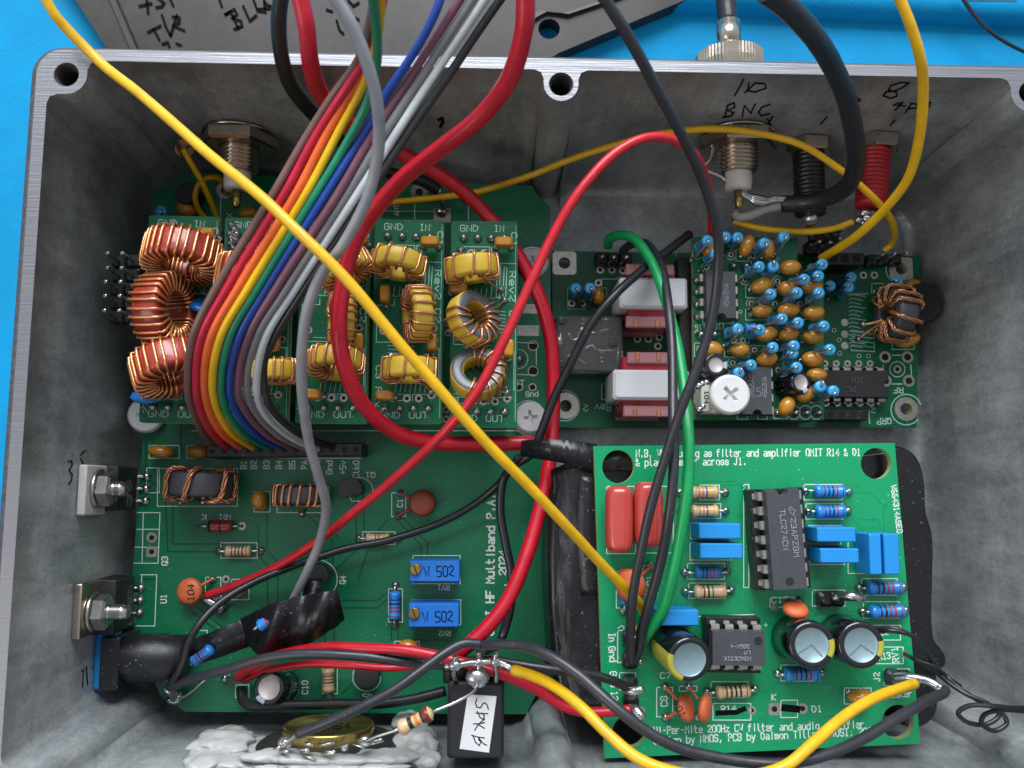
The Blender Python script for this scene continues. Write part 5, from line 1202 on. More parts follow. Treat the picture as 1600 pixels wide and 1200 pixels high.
tag(c2, 'short grey chip in a socket, lying sideways between the round capacitors', 'chip', 'socketed chips')
part('chip_socket', sk, ['blackpl', 'tin'], amp)
k = MB(); fz2 = lambda x, y: at(x, y, zt+.02)
txt(k, '386N-4', (1171, 1007), (1142, 1007), fz2, 6, 1.0); txt(k, 'LM', (1172, 1017), (1163, 1017), fz2, 6, 1.0); txt(k, 'N3ACK21K', (1173, 1026), (1131, 1026), fz2, 6, 1.0)
part('marking', k, ['icink'], c2, fix=False)
electrolytic(amp, (1078, 1031), (1046, 1003), ZH, 10.5, 3.75, 'elec', 'can', 'elecy', False, None, .74, sa=205, sw=.75, va=(15, 165))
electrolytic(amp, (1269, 1008), (1238, 996), ZH, 10.5, 3.9, 'elec', 'can', 'elecy', True, None, .72, sa=-8, sw=.42, va=(212, 312))
electrolytic(amp, (1346, 1008), (1310, 994), ZH, 10.5, 3.9, 'elec', 'can', 'elecy', True, None, .72, sa=-10, sw=.38, va=(222, 325))
disccap(amp, 1243, 952, ZH, 2.3, 4.2, (0.05, .85, .5), 'capo', .9, [(1232, 941), (1248, 938)])
disccap(amp, 1072, 1106, ZH, 2.4, 3.4, (.75, .25, .6), 'capo', .9, [(1039, 1073), (1040, 1120)], mark=('104', (1071, 1117), (1060, 1094), 8))
disccap(amp, 1102, 1107, ZH, 2.4, 3.8, (.85, -.05, .5), 'capo', .9, [(1075, 1073), (1090, 1120)])
disccap(amp, 985, 915, ZH, 2.9, 3.8, (-.5, -.1, .8), 'capo', .9, [(1016, 884), (1018, 928)])
blobcap(amp, 1345, 1089, ZH, 2.5, 1.3, 1.6, -4, 2.4); disccap(amp, 975, 895, ZH, .9, 2, (0, 0, 1), 'capo', .6)
# jumper posts and wire posts
def post(pts, base, r=.7):
    k = MB(); b0 = at(*base, ZH); k.box((b0.x, b0.y, ZH+1.2), (2.6, 2.6, 2.4), 1, None, .5)
    for p in pts: k.tube(catmull([at(*q) for q in p], 4), r, 8, 0); e = at(*p[-1]); k.ell(e, r*1.1, r*1.1, r*.9, 0, None, 8, 5)
    part('wire_post', k, ['solder', 'blackpl'], amp)
post([[(1312, 932, 31), (1330, 932, 33), (1346, 935, 32.5)]], (1284, 934), .8); post([[(1300, 936, 30.5), (1316, 931, 31)]], (1302, 934), .8)
post([[(1396, 1058, 31), (1420, 1058, 33), (1450, 1064, 34), (1468, 1074, 35)]], (1390, 1055), .75); post([[(1396, 1064, 31), (1416, 1068, 33), (1430, 1069, 35)]], (1406, 1057), .7)
post([[(975, 1075, 31), (986, 1080, 32.5), (1000, 1078, 33)]], (982, 1066), .8); post([[(985, 1106, 31), (994, 1110, 32.5), (1000, 1118, 33)]], (984, 1096), .9); post([[(994, 992, 30), (993, 1004, 30)]], (982, 995), .5); post([[(996, 1032, 30), (1000, 1034, 30.5)]], (982, 1030), .5)
# ================================================================ connectors through the far wall
def rad(x): return x
def wallring(prof, c, mb, n=24, mat=0, smooth=True, ph=0): mb.lathe(prof, c, (0, -1, 0), n, mat, None, smooth, True, ph)
def bnc(x, y, lab, lug):
    c = atw(TOPW, x, y); r = empty('bnc_socket', c, lab, 'connector', 'coaxial sockets in the far wall')
    k = MB(); wallring([(7.0, -.2), (7.0, .3)], c, k, 30); wallring([(7.3, .3), (7.7, .6), (7.7, 2.5), (7.1, 2.9), (4.2, 2.9)], c, k, 6, 0, False, R(15)); part('nut', k, ['nickel'], r)
    k = MB(); pr = [(3.6, 2.4)]
    for i in range(6): pr += [(3.9, 2.6+i*.8), (3.85, 2.8+i*.8), (3.3, 3.05+i*.8), (3.3, 3.2+i*.8)]
    wallring(pr+[(3.5, 7.2), (3.3, 7.5), (2.6, 7.5)], c, k, 26); part('threaded_barrel', k, ['nickel'], r)
    k = MB(); wallring([(2.55, 7.3), (2.6, 7.8), (2.5, 10.6), (2.2, 11.0), (.8, 11.0)], c, k, 24); part('insulator', k, ['ptfe'], r)
    k = MB(); wallring([(.85, 10.8), (.9, 13.2), (.7, 14.2), (.3, 14.6)], c, k, 12); part('centre_pin', k, ['gold'], r)
    if lug:
        k = MB(); P = [at(*p) for p in lug]; k.tube(catmull(P, 5), .45, 8, 0); e = P[-1]; k.ell(e, .9, .9, .8, 0, None, 8, 5); part('solder_lug', k, ['solder'], r)
    return c
b1 = bnc(374, 212, 'silver coaxial socket with white insulator in the far wall, left one behind the rainbow ribbon', None)
zb = b1.z
b2 = bnc(1152, 212, 'silver coaxial socket with white insulator in the far wall, right one beside the black terminal', [(1118, 218, 24), (1108, 250, 24), (1098, 262, 24), (1125, 276, 24), (1148, 292, 24), (1163, 300, 23.5)])
k = MB(); p = at(288, 231, zb); k.lathe([(1.9, 0), (1.9, .4)], p, (.5, -.6, .6), 18, 0); k.tube([p, at(315, 215, zb), at(330, 208, zb)], .5, 6, 0); tag(part('solder_tag', k, ['nickel'], None), 'small silver solder tag left of the left coaxial socket, on the far wall', 'solder tag')
def banana(x, y, mt, lab, L, dx):
    c = atw(TOPW, x, y); r = empty('terminal_post', c, lab, 'terminal', 'terminal posts in the far wall')
    k = MB(); wallring([(4.2, -.1), (4.5, .2), (4.5, 2.2), (4.0, 2.5), (2.6, 2.5)], c, k, 6, 0, False, R(10)); part('nut', k, ['nickel'], r)
    k = MB(); pr = [(2.7, 2.3)]; n = int(L/.85)
    for i in range(n): pr += [(3.0, 2.6+i*.85), (3.0, 2.9+i*.85), (2.86, 3.1+i*.85), (2.86, 3.35+i*.85)]
    pr += [(3.0, 2.6+n*.85), (2.9, 3.6+n*.85), (.5, 3.7+n*.85)]
    k.lathe(pr, c, (dx, -1, 0), 26, 0); part('threaded_body', k, [mt], r)
    return c, r, c+Vector((dx, -1, 0)).normalized()*(3.7+n*.85)
c, r, e = banana(1262, 222, 'blackpl', 'black threaded terminal post with hex nut in the far wall', 11.5, 0)
k = MB(); k.lathe([(1.6, -.4), (1.6, 1.4), (1.2, 1.8), (.4, 1.9)], e, (0, -1, .1), 14, 0); k.tube(catmull([e+Vector((0, -1, 0)), at(1264, 352, 20), at(1266, 362, 19)], 4), .55, 6, 0); p = at(1267, 363, 19); k.ell(p, 1.0, .9, .8, 0, None, 10, 6); part('solder_lug', k, ['solder'], r)
c, r, e = banana(1369, 217, 'b_red', 'red threaded terminal post with hex nut in the far wall', 11.0, -.12)
M['redpl'] = mat('red_plastic', 'b3212a', .4, var=.06)
r.children[1].data.materials[0] = M['redpl']
k = MB(); p = at(1348, 338, e.z); rn = random.Random(5)
for i in range(9): k.ell(p+Vector((rn.uniform(-1.6, 1.6), rn.uniform(-1, 1), rn.uniform(-.5, .8))), rn.uniform(.7, 1.3), rn.uniform(.6, 1), .7, 0, None, 9, 6)
part('solder_lug', k, ['solder'], r)
# plug on the outside of the far wall
zc = 22.0; yo = oy1; c = Vector((at(1140, 110, zc).x, yo, zc))
r = empty('bnc_plug', c, 'knurled silver coaxial plug with black cable outside the far wall', 'connector')
k = MB(); n = 120
f = at(1140, 95, zc); y0 = f.y-1.0
rings = []
for h, q, kn in ((yo+.5, 5.6, 0), (y0-.4, 6.4, 1), (y0+1.9, 6.4, 1), (y0+2.2, 6.0, 0), (y0+2.9, 5.0, 0), (y0+3.5, 3.2, 0), (y0+3.7, 2.5, 0)):
    rings.append([Vector((c.x+(q+(.18 if kn and i % 2 else 0))*math.cos(2*math.pi*i/n), h, zc+(q+(.18 if kn and i % 2 else 0))*math.sin(2*math.pi*i/n))) for i in range(n)])
k.loft(rings, 0, True, False); part('knurled_ring', k, ['nickel'], r)
k = MB(); k.cyl((c.x, y0+3.4, zc), (c.x, y0+9, zc), 2.35, None, 30, 0); part('sleeve', k, ['nickel'], r)
k = MB(); k.tube(catmull([(c.x, y0+8.5, zc), (c.x-.5, y0+16, zc), (c.x-1, y0+30, zc+4), (c.x-3, y0+60, zc+5)], 6), 1.95, 14, 0); part('cable', k, ['w_black'], r)

# ================================================================ speaker, its glue and its resistor on the near wall
c = at(514, 1131, 24); yw = YB+1.0
r = empty('small_speaker', (c.x, c.y, 10), 'small round speaker with gold magnet can glued to the near wall', 'speaker')
k = MB(); k.lathe([(11.9, 0), (12.1, .4), (12.4, 1.0), (11.5, 1.6), (9.2, 2.2), (8.4, 2.3)], (c.x, c.y-4.2, 24), (0, 1, 0), 44, 0); part('basket', k, ['mesh'], r)
k = MB(); k.lathe([(7.9, -3.6), (8.0, -3.2), (8.0, -.35), (7.8, 0), (7.3, .02), (7.2, -.25), (.1, -.25)], (c.x, c.y, 24), (0, 1, 0), 48, 0); can = part('magnet_can', k, ['gold'], r)
k = MB(); fn = lambda u, v: on_plane(u, v, Vector((0, c.y-.2, 0)), Vector((0, 1, 0)))
txt(k, 'H54', (513, 1139), (547, 1138), fn, 9, 1.8); part('marking', k, ['ink'], can, fix=False)
from mathutils import noise as NZ2
def glob(name, lab, spots, seed):
    rn = random.Random(seed); k = MB()
    for x, y, z, rx, ry, rz in spots:
        p = at(x, y, z); o = len(k.v); k.ell(p, rx, ry, rz, 0, None, 40, 24)
        for i in range(o, len(k.v)):
            d = k.v[i]-p; a = math.sin(d.x*1.9+p.x)*math.cos(d.y*2.3+p.y)*math.sin(d.z*1.7); q = k.v[i]; k.v[i] = p+d*(1+.1*a+.32*NZ2.noise(q*.3)+.07*NZ2.noise(q*1.0))
    o = part(name, k, ['glue'], None); tag(o, lab, 'glue', 'blobs of hot glue round the speaker'); return o
glob('glue_blob', 'milky hot glue heaped left of the gold speaker can', [(350, 1158, 24, 5.6, 1.7, 7), (330, 1185, 30, 4.2, 1.6, 5.5), (392, 1172, 24, 4.6, 1.5, 6.5), (378, 1192, 32, 6.0, 1.2, 3.5)], 1)
glob('glue_blob', 'milky hot glue lump right of the gold speaker can', [(652, 1160, 24, 3.6, 2.0, 8), (664, 1186, 31, 2.6, 1.7, 4), (640, 1128, 14, 3.6, 1.6, 4.5)], 2)
glob('glue_blob', 'glassy hot glue strip smeared along the bottom below the gold speaker can', [(430, 1182, 34, 5.5, 1.1, 2.6), (487, 1186, 35.5, 6.5, .9, 1.8), (545, 1187, 35.5, 6.5, .9, 1.8), (602, 1182, 34, 5.5, 1.2, 2.6), (515, 1198, 36, 13, .7, 1.5)], 3)
k = MB(); rn = random.Random(11)
for i in range(16):
    x = rn.uniform(425, 600); y = rn.uniform(1160, 1180); a = rn.uniform(-.5, .5); l = rn.uniform(8, 26)
    k.tube([at(x, y, 36+rn.uniform(0, 2)), at(x+l*math.cos(a), y+l*math.sin(a)*.7, 37+rn.uniform(0, 2))], rn.uniform(.12, .3), 5, 0)
p = at(446, 1160, 36); k.ell(p, 1.3, 1.1, .9, 0, None, 9, 6); p = at(570, 1158, 36); k.ell(p, 1.2, 1.0, .8, 0, None, 9, 6); p = at(538, 1168, 36); k.ell(p, .7, .7, .6, 0, None, 9, 6)
part('stray_wire_strands', k, ['lead'], r)
k = MB()
rz = 40
P = [at(566, 1160, 37), at(590, 1150, 38.5), at(622, 1140, 40)]; Q = [at(676, 1112, 40.5), at(710, 1098, 40), at(740, 1080, 38), at(750, 1062, 35)]
k.tube(catmull(P, 5), .26, 6, 1); k.tube(catmull(Q, 5), .26, 6, 1)
a, b = P[-1], Q[0]; d = (b-a); bl = d.length
k.lathe([(.4, 0), (1.2, .08*bl), (1.35, .16*bl), (1.2, .26*bl), (.95, .32*bl), (.95, .44*bl), (.95, .52*bl), (.95, .60*bl), (.95, .68*bl), (1.2, .74*bl), (1.35, .84*bl), (1.2, .92*bl), (.4, bl)], a, d, 14, [0, 0, 0, 0, 2, 0, 3, 0, 2, 4, 4, 0])
tag(part('loose_resistor', k, ['rtan', 'lead', 'ic2', 'b_orange', 'b_brown']), 'tan resistor hanging on bare leads between the gold speaker and the speaker jack', 'resistor')
# jack with handwritten tag
zt = 33.0; a, b = at(698, 1186, zt), at(788, 1066, zt); c = (a+b)/2
k = MB(); k.box((c.x, c.y, (zt+8)/2), (b.x-a.x, b.y-a.y, zt-8), 0, None, .5)
jack = part('speaker_jack', k, ['ic2']); tag(jack, 'black jack socket with a white handwritten SPKR tag at the near wall', 'socket')
k = MB(); L4 = [at(x, y, zt+.12) for x, y in ((731, 1085), (776, 1088), (764, 1176), (718, 1170))]; k.add(L4+[p-Vector((0, 0, .1)) for p in L4], [(0, 1, 2, 3), (0, 4, 5, 1), (1, 5, 6, 2), (2, 6, 7, 3), (3, 7, 4, 0)])
lb = part('paper_tag', k, ['label'], jack)
k = MB(); f2 = lambda x, y: at(x, y, zt+.16)
for pts in ([(745, 1092), (743, 1098), (745, 1105), (751, 1106), (754, 1100), (757, 1098), (761, 1101), (763, 1108)], [(744, 1114), (752, 1115), (762, 1115)], [(746, 1112), (750, 1121), (755, 1124), (757, 1119), (753, 1114)], [(740, 1131), (748, 1131), (757, 1129)], [(757, 1124), (747, 1132), (742, 1141)], [(747, 1132), (757, 1138)], [(737, 1149), (748, 1152), (757, 1153)], [(739, 1149), (743, 1160), (749, 1165), (752, 1158), (747, 1152)], [(748, 1156), (757, 1163), (760, 1164)]):
    strip(k, pts, 1.7, f2)
part('handwriting', k, ['ink'], lb, fix=False)
k = MB()
for x, y in ((703, 1066), (720, 1062), (762, 1060), (780, 1064)): p = at(x, y, zt-3); k.cyl(p, p+Vector((0, 3.5, 0)), 1.2, None, 14, 0)
part('terminal_barrel', k, ['ic2'], jack)
k = MB()
for pts, rr in (([(712, 1062, 33), (709, 1050, 35), (711, 1038, 36.5), (712, 1024, 37)], .5), ([(775, 1066, 33), (776, 1050, 35), (774, 1036, 37), (775, 1020, 37.5)], .5), ([(747, 1040, 35.5), (749, 1030, 36), (748, 1018, 36.5)], .5), ([(695, 1041, 36), (711, 1040, 36.5), (730, 1036, 36.5), (755, 1034, 36.5), (776, 1034, 37), (795, 1042, 37.5), (803, 1047, 38)], .55), ([(748, 1060, 34.5), (748, 1036, 36)], .45)): k.tube(catmull([at(*p) for p in pts], 4), rr, 6, 0)
for x, y, z, q in ((746, 1058, 35, 2.1), (711, 1039, 36.5, 1.2), (775, 1034, 37, 1.0), (749, 1034, 36.4, .9)): p = at(x, y, z); k.ell(p, q, q*.85, q*.75, 0, None, 14, 9)
part('soldered_tags', k, ['solder'], jack)

# ================================================================ rainbow ribbon cable
CON = [('brown', [(335, 702, 12), (305, 652, 34), (294, 600, 46), (302, 525, 53), (338, 450, 56), (429, 300, 59), (474, 222, 60), (520, 150, 62), (556, 101, 66), (572, 62, 72), (588, -12, 78)]),
       ('red', [(360, 705, 12), (325, 667, 32), (307, 605, 46), (315, 525, 53), (355, 450, 56), (446, 300, 59), (492, 215, 60.5), (536, 146, 63), (570, 95, 67.5), (586, 50, 73), (601, -12, 79)]),
       ('orange', [(382, 705, 12), (340, 667, 32), (319, 603, 46), (330, 525, 53), (372, 450, 56), (464, 300, 59), (510, 210, 60.5), (552, 138, 63), (578, 88, 68.5), (590, 45, 74), (599, -12, 80)]),
       ('yellow', [(403, 705, 12), (357, 670, 31), (332, 605, 46), (345, 525, 53), (388, 450, 56), (480, 300, 59), (526, 212, 60.5), (565, 138, 63.5), (584, 85, 69.5), (592, 42, 75), (594, -12, 81)]),
       ('green', [(427, 704, 12), (375, 672, 30), (345, 608, 45), (359, 525, 52.5), (402, 450, 55.5), (496, 300, 59), (541, 225, 60.5), (575, 158, 64), (589, 95, 70.5), (588, 45, 76), (581, -12, 82)]),
       ('blue', [(449, 704, 12), (395, 674, 29), (358, 610, 44), (374, 525, 52), (416, 450, 55), (512, 300, 59), (560, 222, 60), (603, 148, 62), (651, 76, 65), (678, 25, 67), (692, -12, 68)]),
       ('mauve', [(470, 706, 12), (413, 675, 28), (372, 612, 43), (388, 525, 51.5), (432, 450, 55), (530, 300, 59), (580, 214, 60), (638, 125, 62), (692, 42, 65), (726, -12, 67)]),
       ('grey', [(493, 707, 12), (430, 676, 27), (386, 612, 42), (402, 525, 51), (448, 450, 54.5), (545, 300, 58.5), (600, 210, 60), (660, 118, 62), (712, 40, 65), (746, -12, 67)]),
       ('white', [(513, 708, 12), (450, 680, 26), (403, 622, 41), (414, 530, 50.5), (462, 450, 54), (561, 300, 58.5), (620, 207, 60), (681, 113, 62), (732, 38, 65), (765, -12, 67)]),
       ('black', [(536, 704, 12), (474, 680, 26), (420, 630, 40), (412, 568, 46), (430, 525, 50), (477, 450, 53.5), (577, 300, 58), (640, 205, 59.5), (701, 118, 61.5), (752, 42, 64.5), (790, -12, 67)])]
rb = empty('ribbon_cable', at(440, 705, 12), 'rainbow ribbon cable of ten coloured conductors curving down to the socket strip', 'cable')
for nm, pts in CON:
    k = MB(); k.tube(catmull([at(*p) for p in pts], 9), .66, 10, 0)
    k.tube(catmull([at(*pts[0]), at(pts[0][0]+1, pts[0][1]+1, 10), at(pts[0][0]+2, pts[0][1]+1, 6)], 3), .3, 6, 1)
    part('conductor', k, ['r_'+nm, 'lead'], rb, label=nm+' conductor of the ribbon')

# ================================================================ wires
wire('wire', [(64, -14, 54), (84, 22, 52.5), (104, 46, 51), (150, 92, 49), (215, 146, 52), (330, 243, 58), (440, 338, 63.5), (540, 437, 63), (640, 553, 60), (720, 648, 57), (800, 733, 53), (870, 806, 48), (930, 872, 42), (975, 918, 37), (1002, 948, 33), (1008, 970, 31), (998, 985, 30)], .84, 'w_yellow', 'long yellow wire running diagonally over the rainbow ribbon to the bright green board', group='yellow hook-up wires')
wire('wire', [(1402, -14, 62), (1424, 40, 60), (1439, 95, 57), (1442, 150, 52), (1435, 220, 46), (1418, 280, 40), (1385, 325, 34), (1340, 368, 27), (1310, 388, 22), (1284, 403, 17)], .84, 'w_yellow', 'yellow wire arching past the red terminal post down to the small resistor board', group='yellow hook-up wires')
wire('wire', [(286, 233, 24), (298, 254, 22), (314, 282, 19), (330, 318, 15), (340, 345, 12), (342, 362, 10)], .58, 'w_yellow', 'short yellow wire dropping straight from the solder tag behind the leftmost filter board', group='yellow hook-up wires')
wire('wire', [(353, 300, 9), (350, 287, 12), (338, 278, 14), (320, 280, 14.5), (308, 292, 14), (305, 310, 13), (312, 330, 11), (328, 347, 9.5), (340, 360, 9)], .58, 'w_yellow', 'small yellow wire loop into the receive pad behind the leftmost filter board', group='yellow hook-up wires')
wire('wire', [(575, 322, 11), (620, 315, 12), (680, 309, 13), (750, 299, 15), (820, 277, 20), (900, 246, 25), (980, 221, 29), (1060, 205, 31), (1130, 202, 32), (1200, 211, 32), (1255, 228, 33), (1310, 263, 33), (1355, 300, 32), (1387, 335, 27), (1398, 362, 20), (1392, 382, 14), (1381, 391, 13)], .66, 'w_yellow', 'thin yellow wire sagging along the far wall behind both terminal posts', group='yellow hook-up wires')
wire('wire', [(1146, 345, 19), (1175, 354, 19), (1215, 360, 19.5), (1265, 361, 20), (1305, 356, 21), (1334, 346, 22)], .66, 'w_yellow', 'short yellow wire between the right coaxial socket pin and the red terminal post', group='yellow hook-up wires', bare=[[(1146, 345, 19), (1144, 330, 20), (1149, 315, 21.5)], [(1334, 346, 22), (1345, 343, 22)]])
wire('wire', [(803, 1046, 38.5), (830, 1054, 41), (866, 1072, 45), (905, 1103, 49), (950, 1147, 52), (995, 1183, 54), (1040, 1202, 55), (1110, 1214, 55.5), (1180, 1212, 55.5), (1225, 1196, 55), (1270, 1160, 53), (1320, 1118, 49), (1370, 1090, 44), (1405, 1077, 40), (1429, 1069, 36)], .88, 'w_yellow', 'yellow wire looping along the bottom edge from the speaker jack to the bright green board', group='yellow hook-up wires')
wire('cable', [(466, -14, 68), (478, 40, 66), (484, 95, 62), (497, 140, 54), (540, 190, 42), (590, 219, 34), (626, 239, 30), (690, 275, 26), (750, 325, 23), (800, 385, 22), (840, 455, 21), (861, 540, 19), (864, 640, 18), (854, 740, 20), (836, 830, 22), (804, 915, 24), (765, 975, 25), (722, 1015, 25), (690, 1030, 24)], 1.35, 'w_red', 'thick red cable emerging behind the ribbon and running down beside the rightmost filter board', 'cable', group='thick red cables')
wire('cable', [(822, -14, 70), (820, 45, 67), (800, 115, 62), (758, 174, 56), (690, 232, 50), (620, 288, 45), (568, 355, 41), (538, 430, 39), (529, 510, 38), (540, 580, 35), (575, 642, 30), (625, 678, 25), (690, 693, 21), (760, 694, 19), (825, 692, 18), (860, 700, 16)], 1.42, 'w_red', 'thick red cable making a big loop over the filter boards with yellow coils', 'cable', group='thick red cables')
wire('wire', [(1113, 380, 18), (1110, 320, 28), (1100, 270, 36), (1078, 234, 42), (1045, 217, 45), (1008, 216, 47), (965, 237, 48), (915, 288, 48), (868, 360, 47), (825, 450, 46), (788, 532, 45), (745, 612, 43), (700, 670, 40), (640, 728, 34), (570, 786, 27), (500, 843, 20), (430, 886, 15), (370, 914, 12), (322, 931, 10)], .82, 'w_red2', 'slim red wire sweeping over the rightmost filter board to the orange disc capacitor', group='slim red wires')
wire('wire', [(372, 1058, 12), (395, 1040, 17), (440, 1023, 22), (510, 1012, 27), (580, 1012, 30), (650, 1018, 32), (720, 1034, 33), (790, 1056, 33), (840, 1079, 32), (880, 1104, 31.5), (915, 1113, 31.5), (955, 1112, 32), (985, 1109, 32)], .92, 'w_red', 'slim red wire passing behind the speaker jack to the bright green board', group='slim red wires', bare=[[(372, 1058, 12), (360, 1060, 9.5), (352, 1060, 8.5)]])
wire('wire', [(380, 1062, 11), (420, 1046, 15), (480, 1038, 19), (550, 1040, 22), (610, 1043, 23), (665, 1036, 23), (720, 1010, 22), (760, 975, 20)], .7, 'w_red', 'slim red wire just below the grey-black one in the front bundle, partly hidden', group='slim red wires')
wire('coax_cable', [(1196, -14, 74), (1236, 16, 71), (1276, 62, 66), (1308, 120, 58), (1331, 185, 50), (1338, 240, 42), (1328, 284, 35), (1300, 307, 29), (1262, 317, 25), (1222, 319, 23)], 1.62, 'w_black', 'thick black coaxial cable curving down to the right coaxial socket', 'cable')
coax = [o for o in bpy.data.objects if o.name.startswith('coax_cable')][0]
k = MB(); k.tube(catmull([at(*p) for p in [(1228, 320, 23), (1196, 326, 22), (1172, 336, 21), (1153, 338, 20.5), (1146, 330, 21)]], 6), [1.0]*19+[.9]*6, 10, 0); part('inner_insulation', k, ['sleeve'], coax)
k = MB()
for d0 in (-2, 0, 2): k.tube(catmull([at(x, y+d0, z) for x, y, z in [(1228, 312, 24.4), (1212, 311, 24.2), (1196, 314, 24), (1180, 312+d0*.6, 24), (1166, 306, 24), (1152, 297, 24)]], 5), [.35]*5+[.5]*5+[.75]*7+[.5]*9, 7, 0)
part('shield_lug', k, ['solder'], coax)
wire('wire', [(936, -14, 80), (978, 50, 77), (1028, 145, 71), (1070, 222, 65), (1104, 300, 58), (1123, 375, 53), (1122, 440, 50), (1110, 510, 48), (1090, 572, 47), (1062, 645, 46), (1035, 730, 44), (1010, 820, 42), (992, 910, 39), (985, 980, 36), (984, 1036, 32)], .82, 'w_dark', 'dark wire hanging from above across the standing resistors to the bright green board', group='black hook-up wires')
wire('wire', [(973, 392, 12), (988, 381, 16), (1008, 380, 19), (1028, 404, 23), (1042, 462, 29), (1050, 550, 35), (1052, 640, 40), (1053, 720, 42.5), (1047, 800, 42), (1034, 870, 39), (1014, 945, 36), (1002, 985, 34), (998, 1010, 32.5), (989, 1034, 31)], .86, 'w_dark', 'dark wire running beside the thick green one from the same black header', group='black hook-up wires')
wire('wire', [(950, 384, 12), (953, 373, 15), (968, 367, 18), (990, 371, 21), (1014, 402, 24), (1038, 462, 28), (1058, 540, 33), (1071, 620, 38), (1077, 690, 41), (1074, 770, 41.5), (1064, 840, 40), (1050, 905, 38), (1034, 958, 35.5), (1016, 985, 33), (1004, 1000, 31)], .98, 'w_green', 'thick green wire crossing both white transformers to the bright green board')
wire('wire', [(1078, 366, 18), (1050, 388, 20), (1005, 420, 23), (960, 462, 26), (925, 505, 26), (895, 560, 25), (868, 618, 23), (848, 668, 22), (832, 706, 21), (805, 726, 19), (787, 748, 17), (782, 800, 16), (790, 850, 16), (799, 900, 16), (797, 950, 16), (782, 1000, 17), (768, 1012, 25), (752, 1016, 33)], .84, 'w_black', 'black wire slanting over the clear relay and down to the speaker jack', group='black hook-up wires')
wire('wire', [(812, 712, 21), (793, 738, 18), (775, 760, 15), (735, 792, 13), (680, 820, 12), (610, 843, 12), (540, 858, 12.5), (470, 880, 14), (400, 908, 16), (340, 945, 19), (302, 990, 21), (284, 1040, 20), (268, 1068, 17)], .72, 'w_black', 'slim black wire dipping across the middle of the large board to the power jack', group='black hook-up wires')
wire('wire', [(266, 1072, 16), (300, 1061, 20), (350, 1047, 24), (420, 1028, 27), (490, 1022, 29), (560, 1024, 30), (630, 1033, 30), (690, 1038, 29), (730, 1034, 30)], .88, 'w_dark', 'grey-black wire from the power jack lying on the red bundle', group='black hook-up wires', bare=[[(266, 1072, 16), (272, 1080, 13), (280, 1085, 10)]])
wire('wire', [(752, 1007, 38), (725, 1006, 38.5), (700, 1018, 39), (660, 1046, 40), (610, 1082, 41), (560, 1108, 41), (510, 1129, 40), (464, 1147, 38)], .84, 'w_dark', 'grey-black wire from the jack tags slanting over the gold speaker can', group='black hook-up wires', bare=[[(464, 1147, 38), (455, 1154, 37), (446, 1160, 36.5)]])
wire('wire', [(376, 1076, 10), (379, 1094, 12), (395, 1103, 14), (450, 1101, 15), (520, 1100, 16), (590, 1100, 17), (650, 1091, 17), (695, 1080, 17)], .95, 'w_black', 'black wire lying along the front edge of the large board behind the speaker', group='black hook-up wires')
wire('wire', [(748, 1010, 37), (775, 1007, 40), (815, 1008, 43), (850, 1020, 46), (900, 1052, 49), (955, 1100, 52), (1010, 1142, 53), (1075, 1173, 53), (1150, 1190, 53), (1220, 1192, 53), (1290, 1178, 52), (1350, 1152, 49), (1410, 1117, 45), (1450, 1094, 41), (1474, 1084, 38), (1477, 1079, 36)], .86, 'w_dark', 'dark wire sweeping under the lower edge of the bright green board beside the yellow one', group='black hook-up wires')
wire('wire', [(778, 1032, 36), (815, 1038, 37), (870, 1046, 37), (920, 1053, 36), (955, 1063, 35), (978, 1073, 33)], .8, 'w_black', 'short black wire from the speaker jack to the ground post of the bright green board', group='black hook-up wires')
wire('wire', [(440, -14, 60), (436, 30, 57), (440, 90, 52), (456, 138, 44), (490, 180, 35), (540, 225, 24), (610, 270, 16), (660, 282, 14), (684, 296, 12)], 1.25, 'w_black', 'thick black wire beside the red cable, diving behind the rainbow ribbon', group='thick black wires')
wire('wire', [(515, -14, 84), (545, 34, 82), (572, 98, 79), (590, 170, 75), (591, 235, 71), (574, 310, 67), (538, 380, 63), (500, 432, 60), (479, 490, 57), (471, 555, 53), (473, 620, 48), (483, 690, 41), (497, 740, 36), (509, 790, 30), (500, 845, 24), (478, 895, 20), (452, 950, 15)], .84, 'w_grey', 'pale grey wire hanging in front of the rainbow ribbon down to the taped joint')
wire('thin_wire', [(1368, 981, 34), (1400, 982, 36), (1430, 997, 36), (1450, 1022, 34), (1464, 1050, 31), (1484, 1068, 33), (1512, 1086, 35), (1546, 1101, 36), (1561, 1117, 36), (1541, 1132, 36), (1510, 1128, 36.5), (1497, 1114, 37), (1514, 1103, 38), (1550, 1103, 40), (1585, 1106, 43), (1630, 1105, 47.5)], .4, 'w_black', 'thin black wire from behind the round capacitor, upper of the looped twisted pair', group='thin black twisted pair')
wire('thin_wire', [(1414, 1022, 29), (1432, 1031, 32), (1458, 1041, 33), (1478, 1056, 31), (1500, 1076, 33), (1530, 1096, 34.5), (1563, 1112, 35.5), (1573, 1130, 36), (1554, 1142, 36), (1534, 1132, 36.5), (1538, 1117, 38), (1564, 1109, 40.5), (1592, 1110, 43.5), (1630, 1112, 47.5)], .4, 'w_black', 'thin black wire from the small pad, lower of the looped twisted pair', group='thin black twisted pair')
wire('thin_wire', [(1370, 987, 34), (1392, 985, 36), (1425, 993, 36), (1450, 1020, 33), (1470, 1050, 31), (1500, 1072, 29)], .4, 'w_black', 'short thin black wire curling from the rightmost round capacitor', group='thin black twisted pair')
wire('thin_wire', [(1496, -14, 4), (1520, 20, 3), (1546, 48, 2.5), (1575, 68, 2), (1625, 92, 2)], .42, 'w_black', 'thin black lead lying on the blue mat in the upper right corner', 'wire')
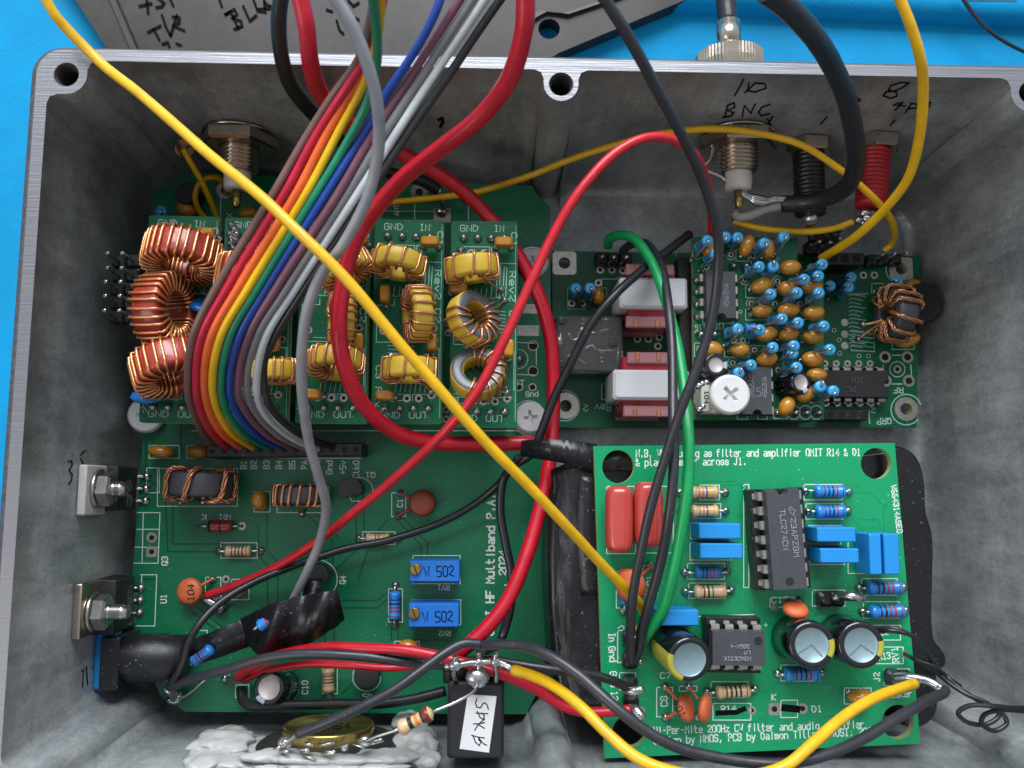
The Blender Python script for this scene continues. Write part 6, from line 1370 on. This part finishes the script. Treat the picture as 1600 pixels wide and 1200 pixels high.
# taped joint on the large board
sheet([[(376, 966, 19), (374, 980, 15)], [(408, 950, 23), (392, 1010, 17)], [(440, 938, 27), (412, 1026, 19)], [(478, 930, 24), (450, 1016, 21)], [(510, 924, 26), (492, 1000, 23)], [(527, 922, 25), (538, 968, 21)]], 'tape', 'electrical_tape', 'twisted glossy black tape wrapped round a joint in the middle of the large board', 'tape', group='black electrical tape')
sheet([[(290, 1002, 16), (300, 1040, 14)], [(335, 985, 18), (345, 1026, 16)], [(378, 968, 18), (392, 1008, 16)]], 'tape', 'electrical_tape', 'flat black tape running from the power jack towards the middle of the large board', 'tape', group='black electrical tape')
sheet([[(480, 905, 16), (503, 905, 16)], [(470, 938, 18), (498, 942, 18)], [(455, 962, 19), (480, 965, 19)]], 'tape', 'electrical_tape', 'small upright strip of black tape behind the grey wire end on the large board', 'tape', group='black electrical tape')
sheet([[(816, 688, 23), (814, 712, 22)], [(850, 686, 27), (848, 718, 26)], [(890, 688, 27.5), (888, 726, 27)], [(932, 694, 26.5), (930, 742, 26)]], 'tape', 'electrical_tape', 'black tape strip reaching from the red cable to the top corner of the black case', 'tape', group='black electrical tape')
for nm, pq, z, lab in (('taped_resistor', ((402, 980), (452, 950)), 22.5, 'blue resistor poking out of the twisted black tape under the grey wire'), ('taped_resistor', ((300, 1036), (332, 1012)), 17, 'small blue resistor between the power jack and the flat black tape')):
    a, b = at(*pq[0], z), at(*pq[1], z+.6); d = b-a; L = d.length; k = MB()
    k.lathe([(.3, 0), (.9, .05*L), (1.15, .12*L), (1.0, .22*L), (1.0, .3*L), (1.0, .36*L), (1.0, .44*L), (1.0, .5*L), (1.0, .58*L), (1.0, .64*L), (1.0, .78*L), (1.15, .88*L), (.9, .95*L), (.3, L)], a, d, 14, [0, 0, 0, 0, 2, 0, 3, 0, 2, 0, 0, 0, 0])
    k.tube([a-d*.12, a+d*.05], .27, 6, 1)
    tag(part(nm, k, ['rblue2', 'lead', 'b_red', 'b_navy']), lab, 'resistor')
# solder and bare ends at the power jack
k = MB()
for pts, rr in (([(262, 1076, 14), (272, 1092, 10), (276, 1097, 9)], .7), ([(276, 1096, 9.5), (300, 1080, 12), (320, 1062, 14), (330, 1055, 14)], .3)): k.tube(catmull([at(*p) for p in pts], 4), rr, 7, 0)
p = at(272, 1093, 9.5); k.ell(p, 1.7, 1.0, .9, 0, None, 10, 6)
tag(part('soldered_lead', k, ['solder']), 'bare soldered lead at the corner of the large board below the power jack', 'lead')
